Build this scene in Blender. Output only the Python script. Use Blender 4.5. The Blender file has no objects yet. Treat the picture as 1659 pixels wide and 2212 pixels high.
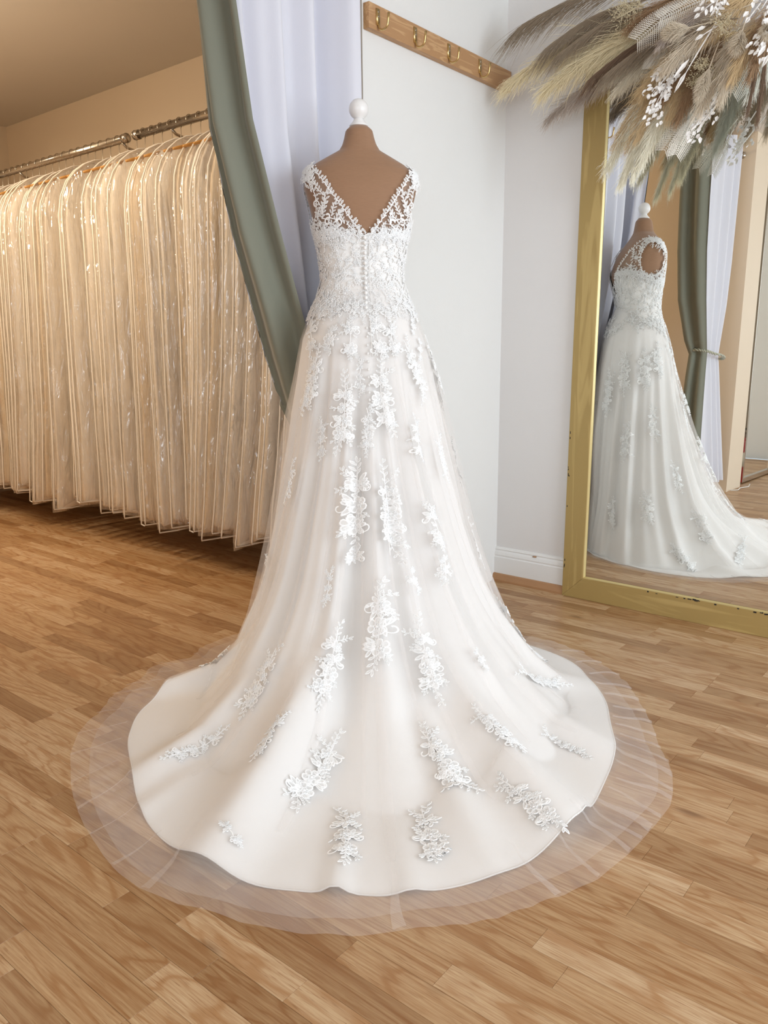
import bpy, bmesh, math, random
import numpy as np
from mathutils import Vector, Matrix
from mathutils.bvhtree import BVHTree

sc = bpy.context.scene
col = sc.collection
R = math.radians
rnd = random.Random(7)

# ------------------------------------------------------------------ camera
F_PX, PITCH, YAW, ROLL, CAM_H = 1714.5, R(11.92), R(39.26), R(-0.477), 1.08
_fw = Vector((-math.sin(YAW), math.cos(YAW), 0)); _r0 = Vector((math.cos(YAW), math.sin(YAW), 0)); _up = Vector((0, 0, 1))
_cf = _fw*math.cos(PITCH) - _up*math.sin(PITCH); _u0 = _fw*math.sin(PITCH) + _up*math.cos(PITCH)
_rt = _r0*math.cos(ROLL) + _u0*math.sin(ROLL); _cu = -_r0*math.sin(ROLL) + _u0*math.cos(ROLL)
cam_d = bpy.data.cameras.new('camera'); cam = bpy.data.objects.new('camera', cam_d); col.objects.link(cam)
cam_d.sensor_fit = 'HORIZONTAL'; cam_d.sensor_width = 36.0; cam_d.lens = 36.0*F_PX/1659.0; cam_d.clip_start = 0.02
m = Matrix.Identity(4)
for i in range(3):
    m[i][0] = _rt[i]; m[i][1] = _cu[i]; m[i][2] = -_cf[i]
m.translation = Vector((0, 0, CAM_H))
cam.matrix_world = m
sc.camera = cam

# ------------------------------------------------------------------ light
sc.view_settings.view_transform = 'Standard'; sc.view_settings.look = 'None'
sc.view_settings.gamma = 1.0; sc.view_settings.use_curve_mapping = False
sc.view_settings.exposure = -0.13
try:
    sc.cycles.transparent_max_bounces = 40; sc.cycles.max_bounces = 10; sc.cycles.diffuse_bounces = 5
except Exception: pass
w = bpy.data.worlds.new('daylight'); sc.world = w; w.use_nodes = True
w.node_tree.nodes['Background'].inputs[0].default_value = (0.75, 0.86, 1.0, 1); w.node_tree.nodes['Background'].inputs[1].default_value = 1.0
def area(name, loc, target, sx, sy, power, color, spread=180):
    d = bpy.data.lights.new(name, 'AREA'); d.shape = 'RECTANGLE'; d.size = sx; d.size_y = sy; d.energy = power; d.color = color; d.spread = R(spread)
    o = bpy.data.objects.new(name, d); col.objects.link(o); o.location = loc
    o.rotation_euler = (Vector(target)-Vector(loc)).to_track_quat('-Z', 'Y').to_euler(); return o
# daylight through the shop window behind the camera and the side window on the right
area('shop_window_daylight', (0.6, -2.75, 1.5), (0.6, 3, 1.3), 3.4, 2.0, 58, (0.86, 0.93, 1.0))
area('side_window_daylight', (2.75, 1.5, 1.55), (-2, 1.5, 1.1), 2.6, 1.9, 122, (0.79, 0.90, 1.0))
# warm lamps of the dress store room: a globe and three ceiling spots turned to the rail
def lamp(kind, loc, e, size, c=(1.0, 0.83, 0.61), rot=None, cone=100):
    d = bpy.data.lights.new('store_lamp', kind); d.energy = e; d.color = c; d.shadow_soft_size = size
    if kind == 'SPOT': d.spot_size = R(cone); d.spot_blend = 0.7
    o = bpy.data.objects.new('store_lamp', d); col.objects.link(o); o.location = loc
    if rot: o.rotation_euler = rot
lamp('POINT', (-4.0, 1.0, 2.1), 40, 0.10)
for x in (-3.1, -4.2, -5.3): lamp('SPOT', (x, 1.25, 2.58), 54, 0.03, rot=(R(38), 0, 0))

# ------------------------------------------------------------------ helpers
def srgb(r, g, b):
    f = lambda c: (c/255/12.92) if c/255 <= 0.04045 else ((c/255+0.055)/1.055)**2.4
    return (f(r), f(g), f(b), 1)
class NT:
    def __init__(s, name):
        s.m = bpy.data.materials.new(name); s.m.use_nodes = True; s.t = s.m.node_tree; s.n = s.t.nodes
        s.p = s.n['Principled BSDF']; s.out = s.n['Material Output']
    def add(s, typ, **kw):
        n = s.n.new(typ)
        for k, v in kw.items():
            if k[0] == '_': setattr(n, k[1:], v)
            else: n.inputs[k.replace('__', ' ')].default_value = v
        return n
    def l(s, a, b): s.t.links.new(a, b)
    def ramp(s, fac, stops):
        r = s.n.new('ShaderNodeValToRGB'); e = r.color_ramp.elements
        while len(e) < len(stops): e.new(0.5)
        for el, (p, c) in zip(e, stops): el.position = p; el.color = c
        s.l(fac, r.inputs[0]); return r.outputs[0]
    def mixc(s, fac, a, b, bt='MIX'):
        n = s.n.new('ShaderNodeMix'); n.data_type = 'RGBA'; n.blend_type = bt
        for sock, v in ((n.inputs[0], fac), (n.inputs[6], a), (n.inputs[7], b)):
            if hasattr(v, 'links') or hasattr(v, 'is_linked'): s.l(v, sock)
            else: sock.default_value = v
        return n.outputs[2]
    def math(s, op, a, b=0.0):
        n = s.n.new('ShaderNodeMath'); n.operation = op
        for sock, v in ((n.inputs[0], a), (n.inputs[1], b)):
            if hasattr(v, 'is_linked'): s.l(v, sock)
            else: sock.default_value = v
        return n.outputs[0]
    def coords(s, scale=(1, 1, 1), kind='Object'):
        tc = s.n.new('ShaderNodeTexCoord'); mp = s.n.new('ShaderNodeMapping'); mp.inputs['Scale'].default_value = scale
        s.l(tc.outputs[kind], mp.inputs[0]); return mp.outputs[0]
    def noise(s, vec, scale, detail=2, dist=0.0, rough=0.5):
        n = s.add('ShaderNodeTexNoise', Scale=scale, Detail=detail, Distortion=dist, Roughness=rough); s.l(vec, n.inputs['Vector']); return n.outputs[0]
    def bump(s, h, strength, dist=0.002):
        b = s.add('ShaderNodeBump', Strength=strength, Distance=dist); s.l(h, b.inputs['Height']); s.l(b.outputs[0], s.p.inputs['Normal']); return b
def plain(name, c, rough=0.6, spec=0.5, metal=0.0, noise=0.0, nscale=40, bump=0.0, sheen=0.0, sub=0.0):
    t = NT(name); p = t.p
    p.inputs['Base Color'].default_value = c; p.inputs['Roughness'].default_value = rough; p.inputs['Metallic'].default_value = metal
    p.inputs['Specular IOR Level'].default_value = spec
    v = t.coords()
    nz = t.noise(v, nscale, 3)
    if noise: t.l(t.mixc(nz, tuple(x*(1-noise) for x in c[:3])+(1,), tuple(min(1, x*(1+noise)) for x in c[:3])+(1,)), p.inputs['Base Color'])
    if bump: t.bump(nz, bump)
    if sheen: p.inputs['Sheen Weight'].default_value = sheen
    return t.m
def sheer(name, c, fac, rough=0.5, gloss=0.0, grough=0.15, bump=None, transl=0.35):
    """thin see-through cloth or film: part transparent, part diffuse/translucent, optional shine"""
    t = NT(name); n = t.n; n.remove(t.p)
    tr = n.new('ShaderNodeBsdfTransparent'); df = n.new('ShaderNodeBsdfDiffuse'); tl = n.new('ShaderNodeBsdfTranslucent')
    df.inputs[0].default_value = c; tl.inputs[0].default_value = c
    m1 = n.new('ShaderNodeMixShader'); m1.inputs[0].default_value = transl; t.l(df.outputs[0], m1.inputs[1]); t.l(tl.outputs[0], m1.inputs[2])
    m2 = n.new('ShaderNodeMixShader'); m2.inputs[0].default_value = fac; t.l(tr.outputs[0], m2.inputs[1]); t.l(m1.outputs[0], m2.inputs[2])
    last = m2.outputs[0]
    if gloss:
        g = n.new('ShaderNodeBsdfGlossy'); g.inputs['Roughness'].default_value = grough; g.inputs[0].default_value = (1, 1, 1, 1)
        m3 = n.new('ShaderNodeMixShader'); m3.inputs[0].default_value = gloss; t.l(last, m3.inputs[1]); t.l(g.outputs[0], m3.inputs[2]); last = m3.outputs[0]
        if bump:
            v = t.coords(bump[1]); h = t.noise(v, 1.0, 3, 0.6); b = t.add('ShaderNodeBump', Strength=bump[0], Distance=0.05); t.l(h, b.inputs['Height'])
            for s_ in (g, df): t.l(b.outputs[0], s_.inputs['Normal'])
    t.l(last, t.out.inputs[0]); return t.m

def mesh(name, v, f, mat=None, parent=None, smooth=True, loc=None):
    me = bpy.data.meshes.new(name)
    me.from_pydata([tuple(map(float, p)) for p in v], [], f); me.update()
    if smooth: me.polygons.foreach_set('use_smooth', [True]*len(me.polygons))
    o = bpy.data.objects.new(name, me); col.objects.link(o)
    if mat: me.materials.append(mat)
    if parent: o.parent = parent
    if loc is not None: o.location = loc
    return o
def thing(name, label, cat, loc=(0, 0, 0), group=None):
    o = bpy.data.objects.new(name, None); o.empty_display_size = 0.05; col.objects.link(o); o.location = loc
    return tag(o, label, cat, group)
def tag(o, label, cat, group=None):
    o['label'] = label; o['category'] = cat
    if group: o['group'] = group
    return o
def struct(o, label=None):
    o['kind'] = 'structure'
    if label: o['label'] = label
    return o
class G:
    """geometry collector"""
    def __init__(s): s.v = []; s.f = []
    def add(s, v, f):
        k = len(s.v); s.v += [tuple(p) for p in v]; s.f += [tuple(i+k for i in q) for q in f]; return s
    def box(s, a, b):
        (x0, y0, z0), (x1, y1, z1) = a, b
        return s.add([(x0, y0, z0), (x1, y0, z0), (x1, y1, z0), (x0, y1, z0), (x0, y0, z1), (x1, y0, z1), (x1, y1, z1), (x0, y1, z1)],
                     [(0, 3, 2, 1), (4, 5, 6, 7), (0, 1, 5, 4), (1, 2, 6, 5), (2, 3, 7, 6), (3, 0, 4, 7)])
    def obox(s, o, ax, ay, az, sx, sy, sz):
        """box with corner o and axes"""
        o = Vector(o); X = Vector(ax)*sx; Y = Vector(ay)*sy; Z = Vector(az)*sz
        return s.add([o, o+X, o+X+Y, o+Y, o+Z, o+X+Z, o+X+Y+Z, o+Y+Z], [(0, 3, 2, 1), (4, 5, 6, 7), (0, 1, 5, 4), (1, 2, 6, 5), (2, 3, 7, 6), (3, 0, 4, 7)])
    def tube(s, pts, r, n=8, closed=False, cap=True):
        pts = [Vector(p) for p in pts]; N = len(pts); rr = r if hasattr(r, '__len__') else [r]*N
        ref = None; rings = []
        for i, p in enumerate(pts):
            a = pts[(i-1) % N] if (closed or i > 0) else p; b = pts[(i+1) % N] if (closed or i < N-1) else p
            t = (b-a).normalized() if (b-a).length > 1e-9 else Vector((0, 0, 1))
            if ref is None: ref = t.orthogonal().normalized()
            ref = (ref - t*ref.dot(t)); ref = ref.normalized() if ref.length > 1e-6 else t.orthogonal().normalized()
            bn = t.cross(ref)
            rings.append([p + (ref*math.cos(2*math.pi*k/n) + bn*math.sin(2*math.pi*k/n))*rr[i] for k in range(n)])
        v = [q for rg in rings for q in rg]; f = []
        for i in range(N if closed else N-1):
            j = (i+1) % N
            for k in range(n): f.append((i*n+k, i*n+(k+1) % n, j*n+(k+1) % n, j*n+k))
        if cap and not closed: f += [tuple(range(n))[::-1], tuple(range((N-1)*n, N*n))]
        return s.add(v, f)
    def lathe(s, prof, c=(0, 0, 0), n=24):
        v = []; f = []
        for (r, z) in prof: v += [(c[0]+r*math.cos(2*math.pi*k/n), c[1]+r*math.sin(2*math.pi*k/n), c[2]+z) for k in range(n)]
        for i in range(len(prof)-1):
            for k in range(n): f.append((i*n+k, i*n+(k+1) % n, (i+1)*n+(k+1) % n, (i+1)*n+k))
        f += [tuple(range(n))[::-1], tuple(range((len(prof)-1)*n, len(prof)*n))]
        return s.add(v, f)
    def grid(s, rows, wrap=False):
        n = len(rows[0]); v = [p for r in rows for p in r]; f = []
        for i in range(len(rows)-1):
            for k in range(n if wrap else n-1): f.append((i*n+k, i*n+(k+1) % n, (i+1)*n+(k+1) % n, (i+1)*n+k))
        return s.add(v, f)
    def build(s, name, mat=None, parent=None, smooth=True, loc=None): return mesh(name, s.v, s.f, mat, parent, smooth, loc)
def bevel(o, w=0.003, seg=2):
    md = o.modifiers.new('bevel', 'BEVEL'); md.width = w; md.segments = seg; md.limit_method = 'ANGLE'; return o
def interp(x, xs, ys): return float(np.interp(x, xs, ys))
def sstep(a, b, x):
    t = min(1, max(0, (x-a)/(b-a))); return t*t*(3-2*t)
def sround(v, k=3): return tuple(round(c, k) for c in v)

# ------------------------------------------------------------------ materials
M = {}
def mat_wall(name, c):
    t = NT(name); v = t.coords(); h = t.noise(v, 260, 2); lo = t.noise(v, 3, 2)
    t.l(t.mixc(lo, tuple(x*0.97 for x in c[:3])+(1,), c), t.p.inputs['Base Color']); t.p.inputs['Roughness'].default_value = 0.75; t.bump(h, 0.25, 0.0012); return t.m
M['wall'] = mat_wall('white_wall_paint', srgb(232, 231, 228))
M['wall2'] = mat_wall('warm_white_wall_paint', srgb(229, 226, 224))
M['store'] = mat_wall('cream_wall_paint', srgb(226, 208, 184))
M['ceil'] = mat_wall('ceiling_paint', srgb(222, 214, 203))
M['skirt'] = plain('gloss_white_paint', srgb(236, 235, 233), 0.3, noise=0.02, nscale=6)
M['glasspane'] = plain('window_glass', (0.9, 0.95, 1, 1), 0.02)
def mat_plank():
    t = NT('laminate_oak'); at = t.n.new('ShaderNodeAttribute'); at.attribute_name = 'tone'
    sx = t.n.new('ShaderNodeSeparateXYZ'); t.l(at.outputs['Vector'], sx.inputs[0])
    geo = t.n.new('ShaderNodeNewGeometry')
    off = t.n.new('ShaderNodeVectorMath'); off.operation = 'MULTIPLY_ADD'; off.inputs[1].default_value = (17, 31, 23); t.l(at.outputs['Vector'], off.inputs[0]); t.l(geo.outputs['Position'], off.inputs[2])
    def mp(sc_):
        m_ = t.n.new('ShaderNodeMapping'); m_.inputs['Scale'].default_value = sc_; t.l(off.outputs[0], m_.inputs[0]); return m_.outputs[0]
    big = t.noise(mp((1.6, 9, 1)), 1.0, 3, 0.7, 0.45)
    ring = t.math('SINE', t.math('MULTIPLY', big, 62.0))
    ring = t.math('MULTIPLY_ADD', ring, 0.5); t.n[-1].inputs[2].default_value = 0.5
    fine = t.noise(mp((9, 260, 1)), 1.0, 3, 0.2, 0.6)
    pore = t.noise(mp((22, 480, 1)), 1.0, 2, 0.0, 0.5)
    tone = t.ramp(sx.outputs[0], [(0.0, srgb(166, 131, 92)), (0.35, srgb(185, 150, 109)), (0.7, srgb(198, 166, 127)), (1.0, srgb(208, 180, 145))])
    dark = t.mixc(1.0, tone, srgb(208, 178, 146), 'MULTIPLY')
    rr = t.ramp(ring, [(0.0, (1, 1, 1, 1)), (0.22, (0.35, 0.35, 0.35, 1)), (1.0, (0, 0, 0, 1))])
    c1 = t.mixc(t.math('MULTIPLY', rr, 0.75), tone, dark)
    ff = t.ramp(fine, [(0.35, (1, 1, 1, 1)), (0.62, (0, 0, 0, 1))])
    c2 = t.mixc(t.math('MULTIPLY', ff, 0.62), c1, dark)
    pp = t.ramp(pore, [(0.30, (1, 1, 1, 1)), (0.42, (0, 0, 0, 1))])
    c3 = t.mixc(t.math('MULTIPLY', pp, 0.65), c2, srgb(140, 95, 55))
    vor = t.add('ShaderNodeTexVoronoi', Scale=1.0); t.l(mp((2.6, 6.5, 1)), vor.inputs['Vector'])
    kn = t.ramp(vor.outputs['Distance'], [(0.0, (1, 1, 1, 1)), (0.045, (0.8, 0.8, 0.8, 1)), (0.11, (0, 0, 0, 1))])
    c4 = t.mixc(t.math('MULTIPLY', kn, 0.7), c3, srgb(105, 66, 36))
    t.l(c4, t.p.inputs['Base Color']); t.p.inputs['Roughness'].default_value = 0.38; t.p.inputs['Specular IOR Level'].default_value = 0.45
    t.bump(fine, 0.12, 0.0015); return t.m
M['plank'] = mat_plank()
M['gap'] = plain('dark_joint', srgb(70, 48, 30), 0.8)
def mat_wood(name, a, b, axis=(3, 40, 40), rough=0.5):
    t = NT(name); v = t.coords(axis); n = t.noise(v, 1.0, 4, 1.2); r = t.math('SINE', t.math('MULTIPLY', n, 26.0))
    t.l(t.mixc(t.ramp(r, [(0.0, (0, 0, 0, 1)), (1.0, (1, 1, 1, 1))]), a, b), t.p.inputs['Base Color']); t.p.inputs['Roughness'].default_value = rough; t.bump(n, 0.1); return t.m
M['pine'] = mat_wood('oiled_pine', srgb(178, 136, 94), srgb(198, 158, 114), (40, 3, 30))
M['strip'] = plain('oak_edging', srgb(176, 132, 92), 0.5, noise=0.1, nscale=20)
M['hangerw'] = plain('hanger_wood', srgb(196, 142, 74), 0.4, noise=0.1, nscale=15)
M['brass'] = plain('brass', srgb(204, 176, 122), 0.28, metal=1.0)
M['chrome'] = plain('brushed_steel', srgb(196, 188, 176), 0.2, metal=1.0)
def mat_gold(name, sc_):
    t = NT(name); v = t.coords(sc_); n = t.noise(v, 1.0, 4, 1.0); r = t.math('SINE', t.math('MULTIPLY', n, 22.0))
    c = t.mixc(t.ramp(r, [(0.0, (0, 0, 0, 1)), (1.0, (1, 1, 1, 1))]), srgb(172, 145, 88), srgb(190, 163, 104))
    t.l(c, t.p.inputs['Base Color']); t.p.inputs['Metallic'].default_value = 0.1; t.p.inputs['Roughness'].default_value = 0.45; t.bump(n, 0.12); return t.m
M['gold'] = mat_gold('gold_painted_stile', (16, 16, 1.2)); M['gold2'] = mat_gold('gold_painted_rail', (1.2, 16, 16))
M['goldedge'] = plain('pale_gold_bead', srgb(206, 186, 130), 0.35, metal=0.3)
M['mirror'] = plain('mirror_glass', (0.93, 0.95, 0.93, 1), 0.0, metal=1.0)
M['black'] = plain('black_rubber', srgb(28, 26, 26), 0.6)
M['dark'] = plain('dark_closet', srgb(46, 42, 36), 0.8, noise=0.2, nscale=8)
M['satin'] = plain('ivory_satin', srgb(240, 239, 237), 0.5, 0.25, sheen=0.15, noise=0.01)
M['bodice'] = plain('ivory_bodice_cloth', srgb(240, 238, 235), 0.6, 0.3, noise=0.02, nscale=300, bump=0.2)
M['lace'] = plain('white_lace_thread', srgb(250, 249, 248), 0.6, 0.3, noise=0.03, nscale=900, bump=0.1)
M['tulle'] = sheer('ivory_tulle', srgb(250, 245, 242), 0.20)
M['tulle2'] = sheer('ivory_tulle_fold', srgb(250, 246, 244), 0.22)
M['illusion'] = sheer('illusion_mesh', srgb(240, 226, 214), 0.22)
M['net'] = sheer('lace_net_fill', srgb(250, 249, 247), 0.8)
M['bead'] = plain('pearl_bead', srgb(250, 248, 245), 0.12, 0.8)
def mat_form():
    t = NT('brown_jersey'); v = t.coords((60, 60, 900)); n = t.noise(v, 1.0, 2); lo = t.noise(t.coords(), 6, 2)
    c = t.mixc(n, srgb(140, 105, 78), srgb(160, 122, 92)); t.l(c, t.p.inputs['Base Color']); t.p.inputs['Roughness'].default_value = 0.75
    t.p.inputs['Sheen Weight'].default_value = 0.25; t.bump(t.noise(t.coords((3, 3, 30)), 1.0, 2, 0.4), 0.35, 0.008); return t.m
M['form'] = mat_form()
M['whitepaint'] = plain('white_satin_paint', srgb(238, 236, 234), 0.3)
def mat_cloth(name, c, sheen, bumpv=(300, 300, 300)):
    t = NT(name); n = t.noise(t.coords(bumpv), 1.0, 2); lo = t.noise(t.coords((6, 6, 2)), 1.0, 3)
    t.l(t.mixc(lo, tuple(x*0.93 for x in c[:3])+(1,), c), t.p.inputs['Base Color']); t.p.inputs['Roughness'].default_value = 0.7; t.p.inputs['Sheen Weight'].default_value = sheen
    t.p.inputs['Specular IOR Level'].default_value = 0.2; t.bump(n, 0.15, 0.001); return t.m
M['curtain'] = mat_cloth('lilac_white_curtain', srgb(226, 226, 234), 0.1)
M['sage'] = mat_cloth('sage_curtain_lining', srgb(130, 131, 116), 0.25)
M['rope'] = plain('sage_cord', srgb(168, 168, 146), 0.5, noise=0.15, nscale=200, sheen=0.3)
M['film'] = sheer('clear_bag_film', srgb(250, 244, 236), 0.15, gloss=0.2, grough=0.09, bump=(1.0, (22, 22, 4)))
M['piping'] = plain('white_bag_piping', srgb(248, 240, 228), 0.4)
M['gownw'] = plain('ivory_gown_cloth', srgb(240, 230, 216), 0.6, noise=0.06, nscale=9, bump=0.3)
M['gownc'] = plain('champagne_gown_cloth', srgb(232, 214, 188), 0.6, noise=0.08, nscale=9, bump=0.3)

# ------------------------------------------------------------------ the room
YW, XH, ZC = 3.102, -1.861, 2.65          # mirror wall, hook wall face, ceiling
XL, XR, YB = -6.06, 2.75, -2.75           # store-room end, right wall, shop-window wall
YE, YJ = 2.185, -0.30                     # end of hook partition, near jamb
struct(G().box((XL-0.1, YB-0.1, -0.06), (XR+0.1, YW+0.1, -0.012)).build('floor', M['gap'], smooth=False), 'oak laminate floor in three-strip boards')
floor = bpy.data.objects['floor']
struct(G().box((XL-0.1, YB-0.1, ZC), (XR+0.1, YW+0.1, ZC+0.08)).build('ceiling', M['ceil'], smooth=False))
struct(G().box((XH, YW, 0), (XR, YW+0.1, ZC)).build('wall_back', M['wall2'], smooth=False))
struct(G().box((XL-0.1, YW, 0), (XH, YW+0.1, ZC)).build('wall_store_back', M['store'], smooth=False))
struct(G().box((XH-0.15, YE, 0), (XH, YW, ZC)).build('wall_partition', M['wall'], smooth=False))
struct(G().box((XL-0.1, YJ-0.1, 0), (XL, YW, ZC)).build('wall_store_end', M['store'], smooth=False))
struct(G().box((XL, YJ-0.1, 0), (XH-0.15, YJ, ZC)).build('wall_store_front', M['store'], smooth=False))
struct(G().box((XH-0.15, -0.655, 0), (XH, YJ, ZC)).build('wall_column', M['store'], smooth=False))
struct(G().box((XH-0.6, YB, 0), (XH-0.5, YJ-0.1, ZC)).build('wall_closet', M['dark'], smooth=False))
# right wall and shop-front wall, each with a window opening
def wall_with_hole(name, axis, pos, th, a0, a1, h0, h1, z0, z1):
    g = G()
    def bx(p, q, r_, s):
        if axis == 'x': g.box((min(pos, pos+th), p, r_), (max(pos, pos+th), q, s))
        else: g.box((p, min(pos, pos+th), r_), (q, max(pos, pos+th), s))
    bx(a0, h0, 0, ZC); bx(h1, a1, 0, ZC); bx(h0, h1, 0, z0); bx(h0, h1, z1, ZC)
    return struct(g.build(name, M['wall'], smooth=False))
wall_with_hole('wall_right', 'x', XR+0.06, 0.1, YB, YW, 0.15, 2.85, 0.55, 2.5)
wall_with_hole('wall_front', 'y', YB-0.06, -0.1, XH-0.6, XR, -1.15, 2.35, 0.45, 2.52)
def window(name, axis, pos, a0, a1, z0, z1):
    g = G(); n = 3
    for i in range(n+1):
        a = a0+(a1-a0)*i/n
        p, q = max(a0, a-0.03), min(a1, a+0.03)
        if axis == 'x': g.box((pos, p, z0), (pos+0.05, q, z1))
        else: g.box((p, pos-0.05, z0), (q, pos, z1))
    for z in (z0, z1-0.06):
        if axis == 'x': g.box((pos, a0, z), (pos+0.05, a1, z+0.06))
        else: g.box((a0, pos-0.05, z), (a1, pos, z+0.06))
    return struct(g.build(name, M['skirt'], smooth=False))
window('window_1', 'x', XR+0.09, 0.15, 2.85, 0.55, 2.5)
window('window_2', 'y', YB-0.09, -1.15, 2.35, 0.45, 2.52)
# skirting board with a moulded top and an oak edging strip on the floor
def moulding(name, prof, x0, x1, mat):
    v = [(x, YW-d, z) for x in (x0, x1) for d, z in prof]; n = len(prof)
    f = [(i, i+1, n+i+1, n+i) for i in range(n-1)] + [tuple(range(n)), tuple(range(n, 2*n))[::-1]]
    return mesh(name, v, f, mat, smooth=False)
sk = moulding('baseboard_back', [(0.0, 0.0), (0.018, 0.0), (0.018, 0.112), (0.0145, 0.117), (0.016, 0.124), (0.013, 0.136), (0.008, 0.144), (0.010, 0.149), (0.006, 0.157), (0.0, 0.159)], XH, XR, M['skirt'])
struct(sk, 'white moulded skirting board along the mirror wall')
g = G().tube([(-1.665, YW-0.0125, 0.142), (-1.648, YW-0.0125, 0.1435)], [0.0025, 0.004], 6); ch = g.build('chip', M['strip'], sk)
ed = moulding('trim_1', [(0.0, 0.0), (0.034, 0.0), (0.034, 0.010), (0.026, 0.034), (0.018, 0.037), (0.0, 0.037)], XH, XR, M['strip'])
struct(ed, 'oak edging strip under the white skirting board')

# ------------------------------------------------------------------ floor: three-strip laminate, every strip a piece
SW = 0.0617
def in_frame(x, y):
    d = Vector((x, y, -CAM_H)); z = d.dot(_cf)
    if z < 0.15: return None
    u, v = 829.5+F_PX*d.dot(_rt)/z, 1106-F_PX*d.dot(_cu)/z
    return z if (-60 < u < 1720 and v < 2290) else None
strips = []
frnd = random.Random(11)
nrow = int((YW-YB)/SW)+1
for j in range(nrow):
    y0 = YB+j*SW; y1 = min(y0+SW, YW)
    board = j//3
    x = XL - frnd.random()*0.5
    while x < XR:
        L = frnd.choice((0.30, 0.40, 0.48, 0.58, 0.68)) * (0.9+0.2*frnd.random())
        # the ends of whole boards line up over three strips
        e = x+L; k = round((e - board*0.47)/1.26)*1.26 + board*0.47
        if abs(e-k) < 0.16: e = k
        a, b = max(x, XL), min(e, XR)
        if b > a: strips.append((a, b, y0, y1, frnd.random(), frnd.random(), frnd.random(), j % 3))
        x = e
def strip_geo(a, b, y0, y1, j3):
    e, t = 0.00012, 0.0022
    g0 = 0.0003 if j3 == 0 else e
    return ([(a+e, y0+g0, -0.012), (b-e, y0+g0, -0.012), (b-e, y1-e, -0.012), (a+e, y1-e, -0.012), (a+e, y0+g0, -0.0007), (b-e, y0+g0, -0.0007), (b-e, y1-e, -0.0007), (a+e, y1-e, -0.0007),
             (a+e+0.0004, y0+g0+0.0004, 0), (b-e-0.0004, y0+g0+0.0004, 0), (b-e-0.0004, y1-e-0.0004, 0), (a+e+0.0004, y1-e-0.0004, 0)],
            [(0, 1, 5, 4), (1, 2, 6, 5), (2, 3, 7, 6), (3, 0, 4, 7), (4, 5, 9, 8), (5, 6, 10, 9), (6, 7, 11, 10), (7, 4, 8, 11), (8, 9, 10, 11)])
def put_tone(me, cols):
    at = me.attributes.new('tone', 'FLOAT_COLOR', 'POINT'); at.data.foreach_set('color', np.array(cols, np.float32).ravel())
vis = []
for s in strips:
    zz = [in_frame(s[0]+(s[1]-s[0])*k, (s[2]+s[3])/2) for k in (0.15, 0.5, 0.85)]
    zz = [z for z in zz if z]
    vis.append(min(zz) if zz else 99)
order = sorted(range(len(strips)), key=lambda i: vis[i])
near = set(order[:300])
far = G(); farc = []
for i, (a, b, y0, y1, c1, c2, c3, j3) in enumerate(strips):
    v, f = strip_geo(a, b, y0, y1, j3)
    if i in near and vis[i] < 90:
        cx, cy = (a+b)/2, (y0+y1)/2
        o = mesh('plank', [(p[0]-cx, p[1]-cy, p[2]) for p in v], f, M['plank'], floor, smooth=False, loc=(cx, cy, 0)); put_tone(o.data, [(c1, c2, c3, 1)]*len(v))
    else:
        far.add(v, f); farc += [(c1, c2, c3, 1)]*len(v)
o = far.build('plank_field', M['plank'], floor, smooth=False); put_tone(o.data, farc); o['kind'] = 'stuff'

# ------------------------------------------------------------------ coat hook rail on the partition
hr = thing('coat_hook_rail', 'pine coat rail with four brass hooks on the white partition', 'coat rail', (XH, 2.66, 2.13))
bevel(G().box((0, -0.47, -0.038), (0.026, 0.435, 0.040)).build('board', M['pine'], hr, False), 0.002)
for i, y in enumerate((2.233, 2.437, 2.643, 2.855)):
    yl = y-2.66; g = G()
    g.obox((0.026, yl-0.009, -0.022), (1, 0, 0), (0, 1, 0), (0, 0, 1), 0.003, 0.018, 0.05)
    pts = [(0.030, yl, -0.016), (0.031, yl, -0.024)] + [(0.050-0.019*math.cos(a), yl, -0.024-0.015*math.sin(a)) for a in np.linspace(0.3, math.pi, 8)] + [(0.071, yl, -0.010), (0.073, yl, 0.006)]
    g.tube(pts, [0.0035]*9+[0.0035, 0.004, 0.0046][:len(pts)-9] if len(pts) == 12 else 0.0035, 8)
    hk = g.build('hook', M['brass'], hr)
    s = G().tube([(0.0285, yl, 0.018), (0.0305, yl, 0.018)], 0.0032, 8); s.tube([(0.0285, yl, 0.004), (0.0305, yl, 0.004)], 0.0032, 8); s.build('screw', M['chrome'], hk)

# ------------------------------------------------------------------ tall leaning mirror
ma = R(-0.5)
mdx = Vector((math.cos(ma), math.sin(ma), 0)); mbk = Vector((-mdx.y, mdx.x, 0)); mup = (Vector((0, 0, 1))+mbk*0.0118).normalized(); mn = mbk - mup*mbk.dot(mup)
mL = Vector((-1.5035, 3.064, 0.0))
MW, MH, FW_, FT = 1.25, 2.12, 0.095, 0.034
mr = thing('floor_mirror', 'tall gold wooden framed mirror leaning against the white wall', 'mirror', mL)
def frame_piece(pts, mt='gold', name='frame_rail'):
    v = [mdx*u+mup*z+mn*d for d in (0, FT) for (u, z) in pts]
    n = len(pts); f = [tuple(range(n)), tuple(range(n, 2*n))[::-1]] + [(i, n+i, n+(i+1) % n, (i+1) % n) for i in range(n)]
    return bevel(mesh(name, v, f, M[mt], mr, smooth=False), 0.002)
frame_piece([(0, 0), (0, MH), (FW_, MH-FW_), (FW_, FW_)]); frame_piece([(MW, 0), (MW-FW_, FW_), (MW-FW_, MH-FW_), (MW, MH)])
frame_piece([(0, 0), (FW_, FW_), (MW-FW_, FW_), (MW, 0)], 'gold2'); frame_piece([(0, MH), (MW, MH), (MW-FW_, MH-FW_), (FW_, MH-FW_)], 'gold2')
g = G(); e = 0.005
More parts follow.
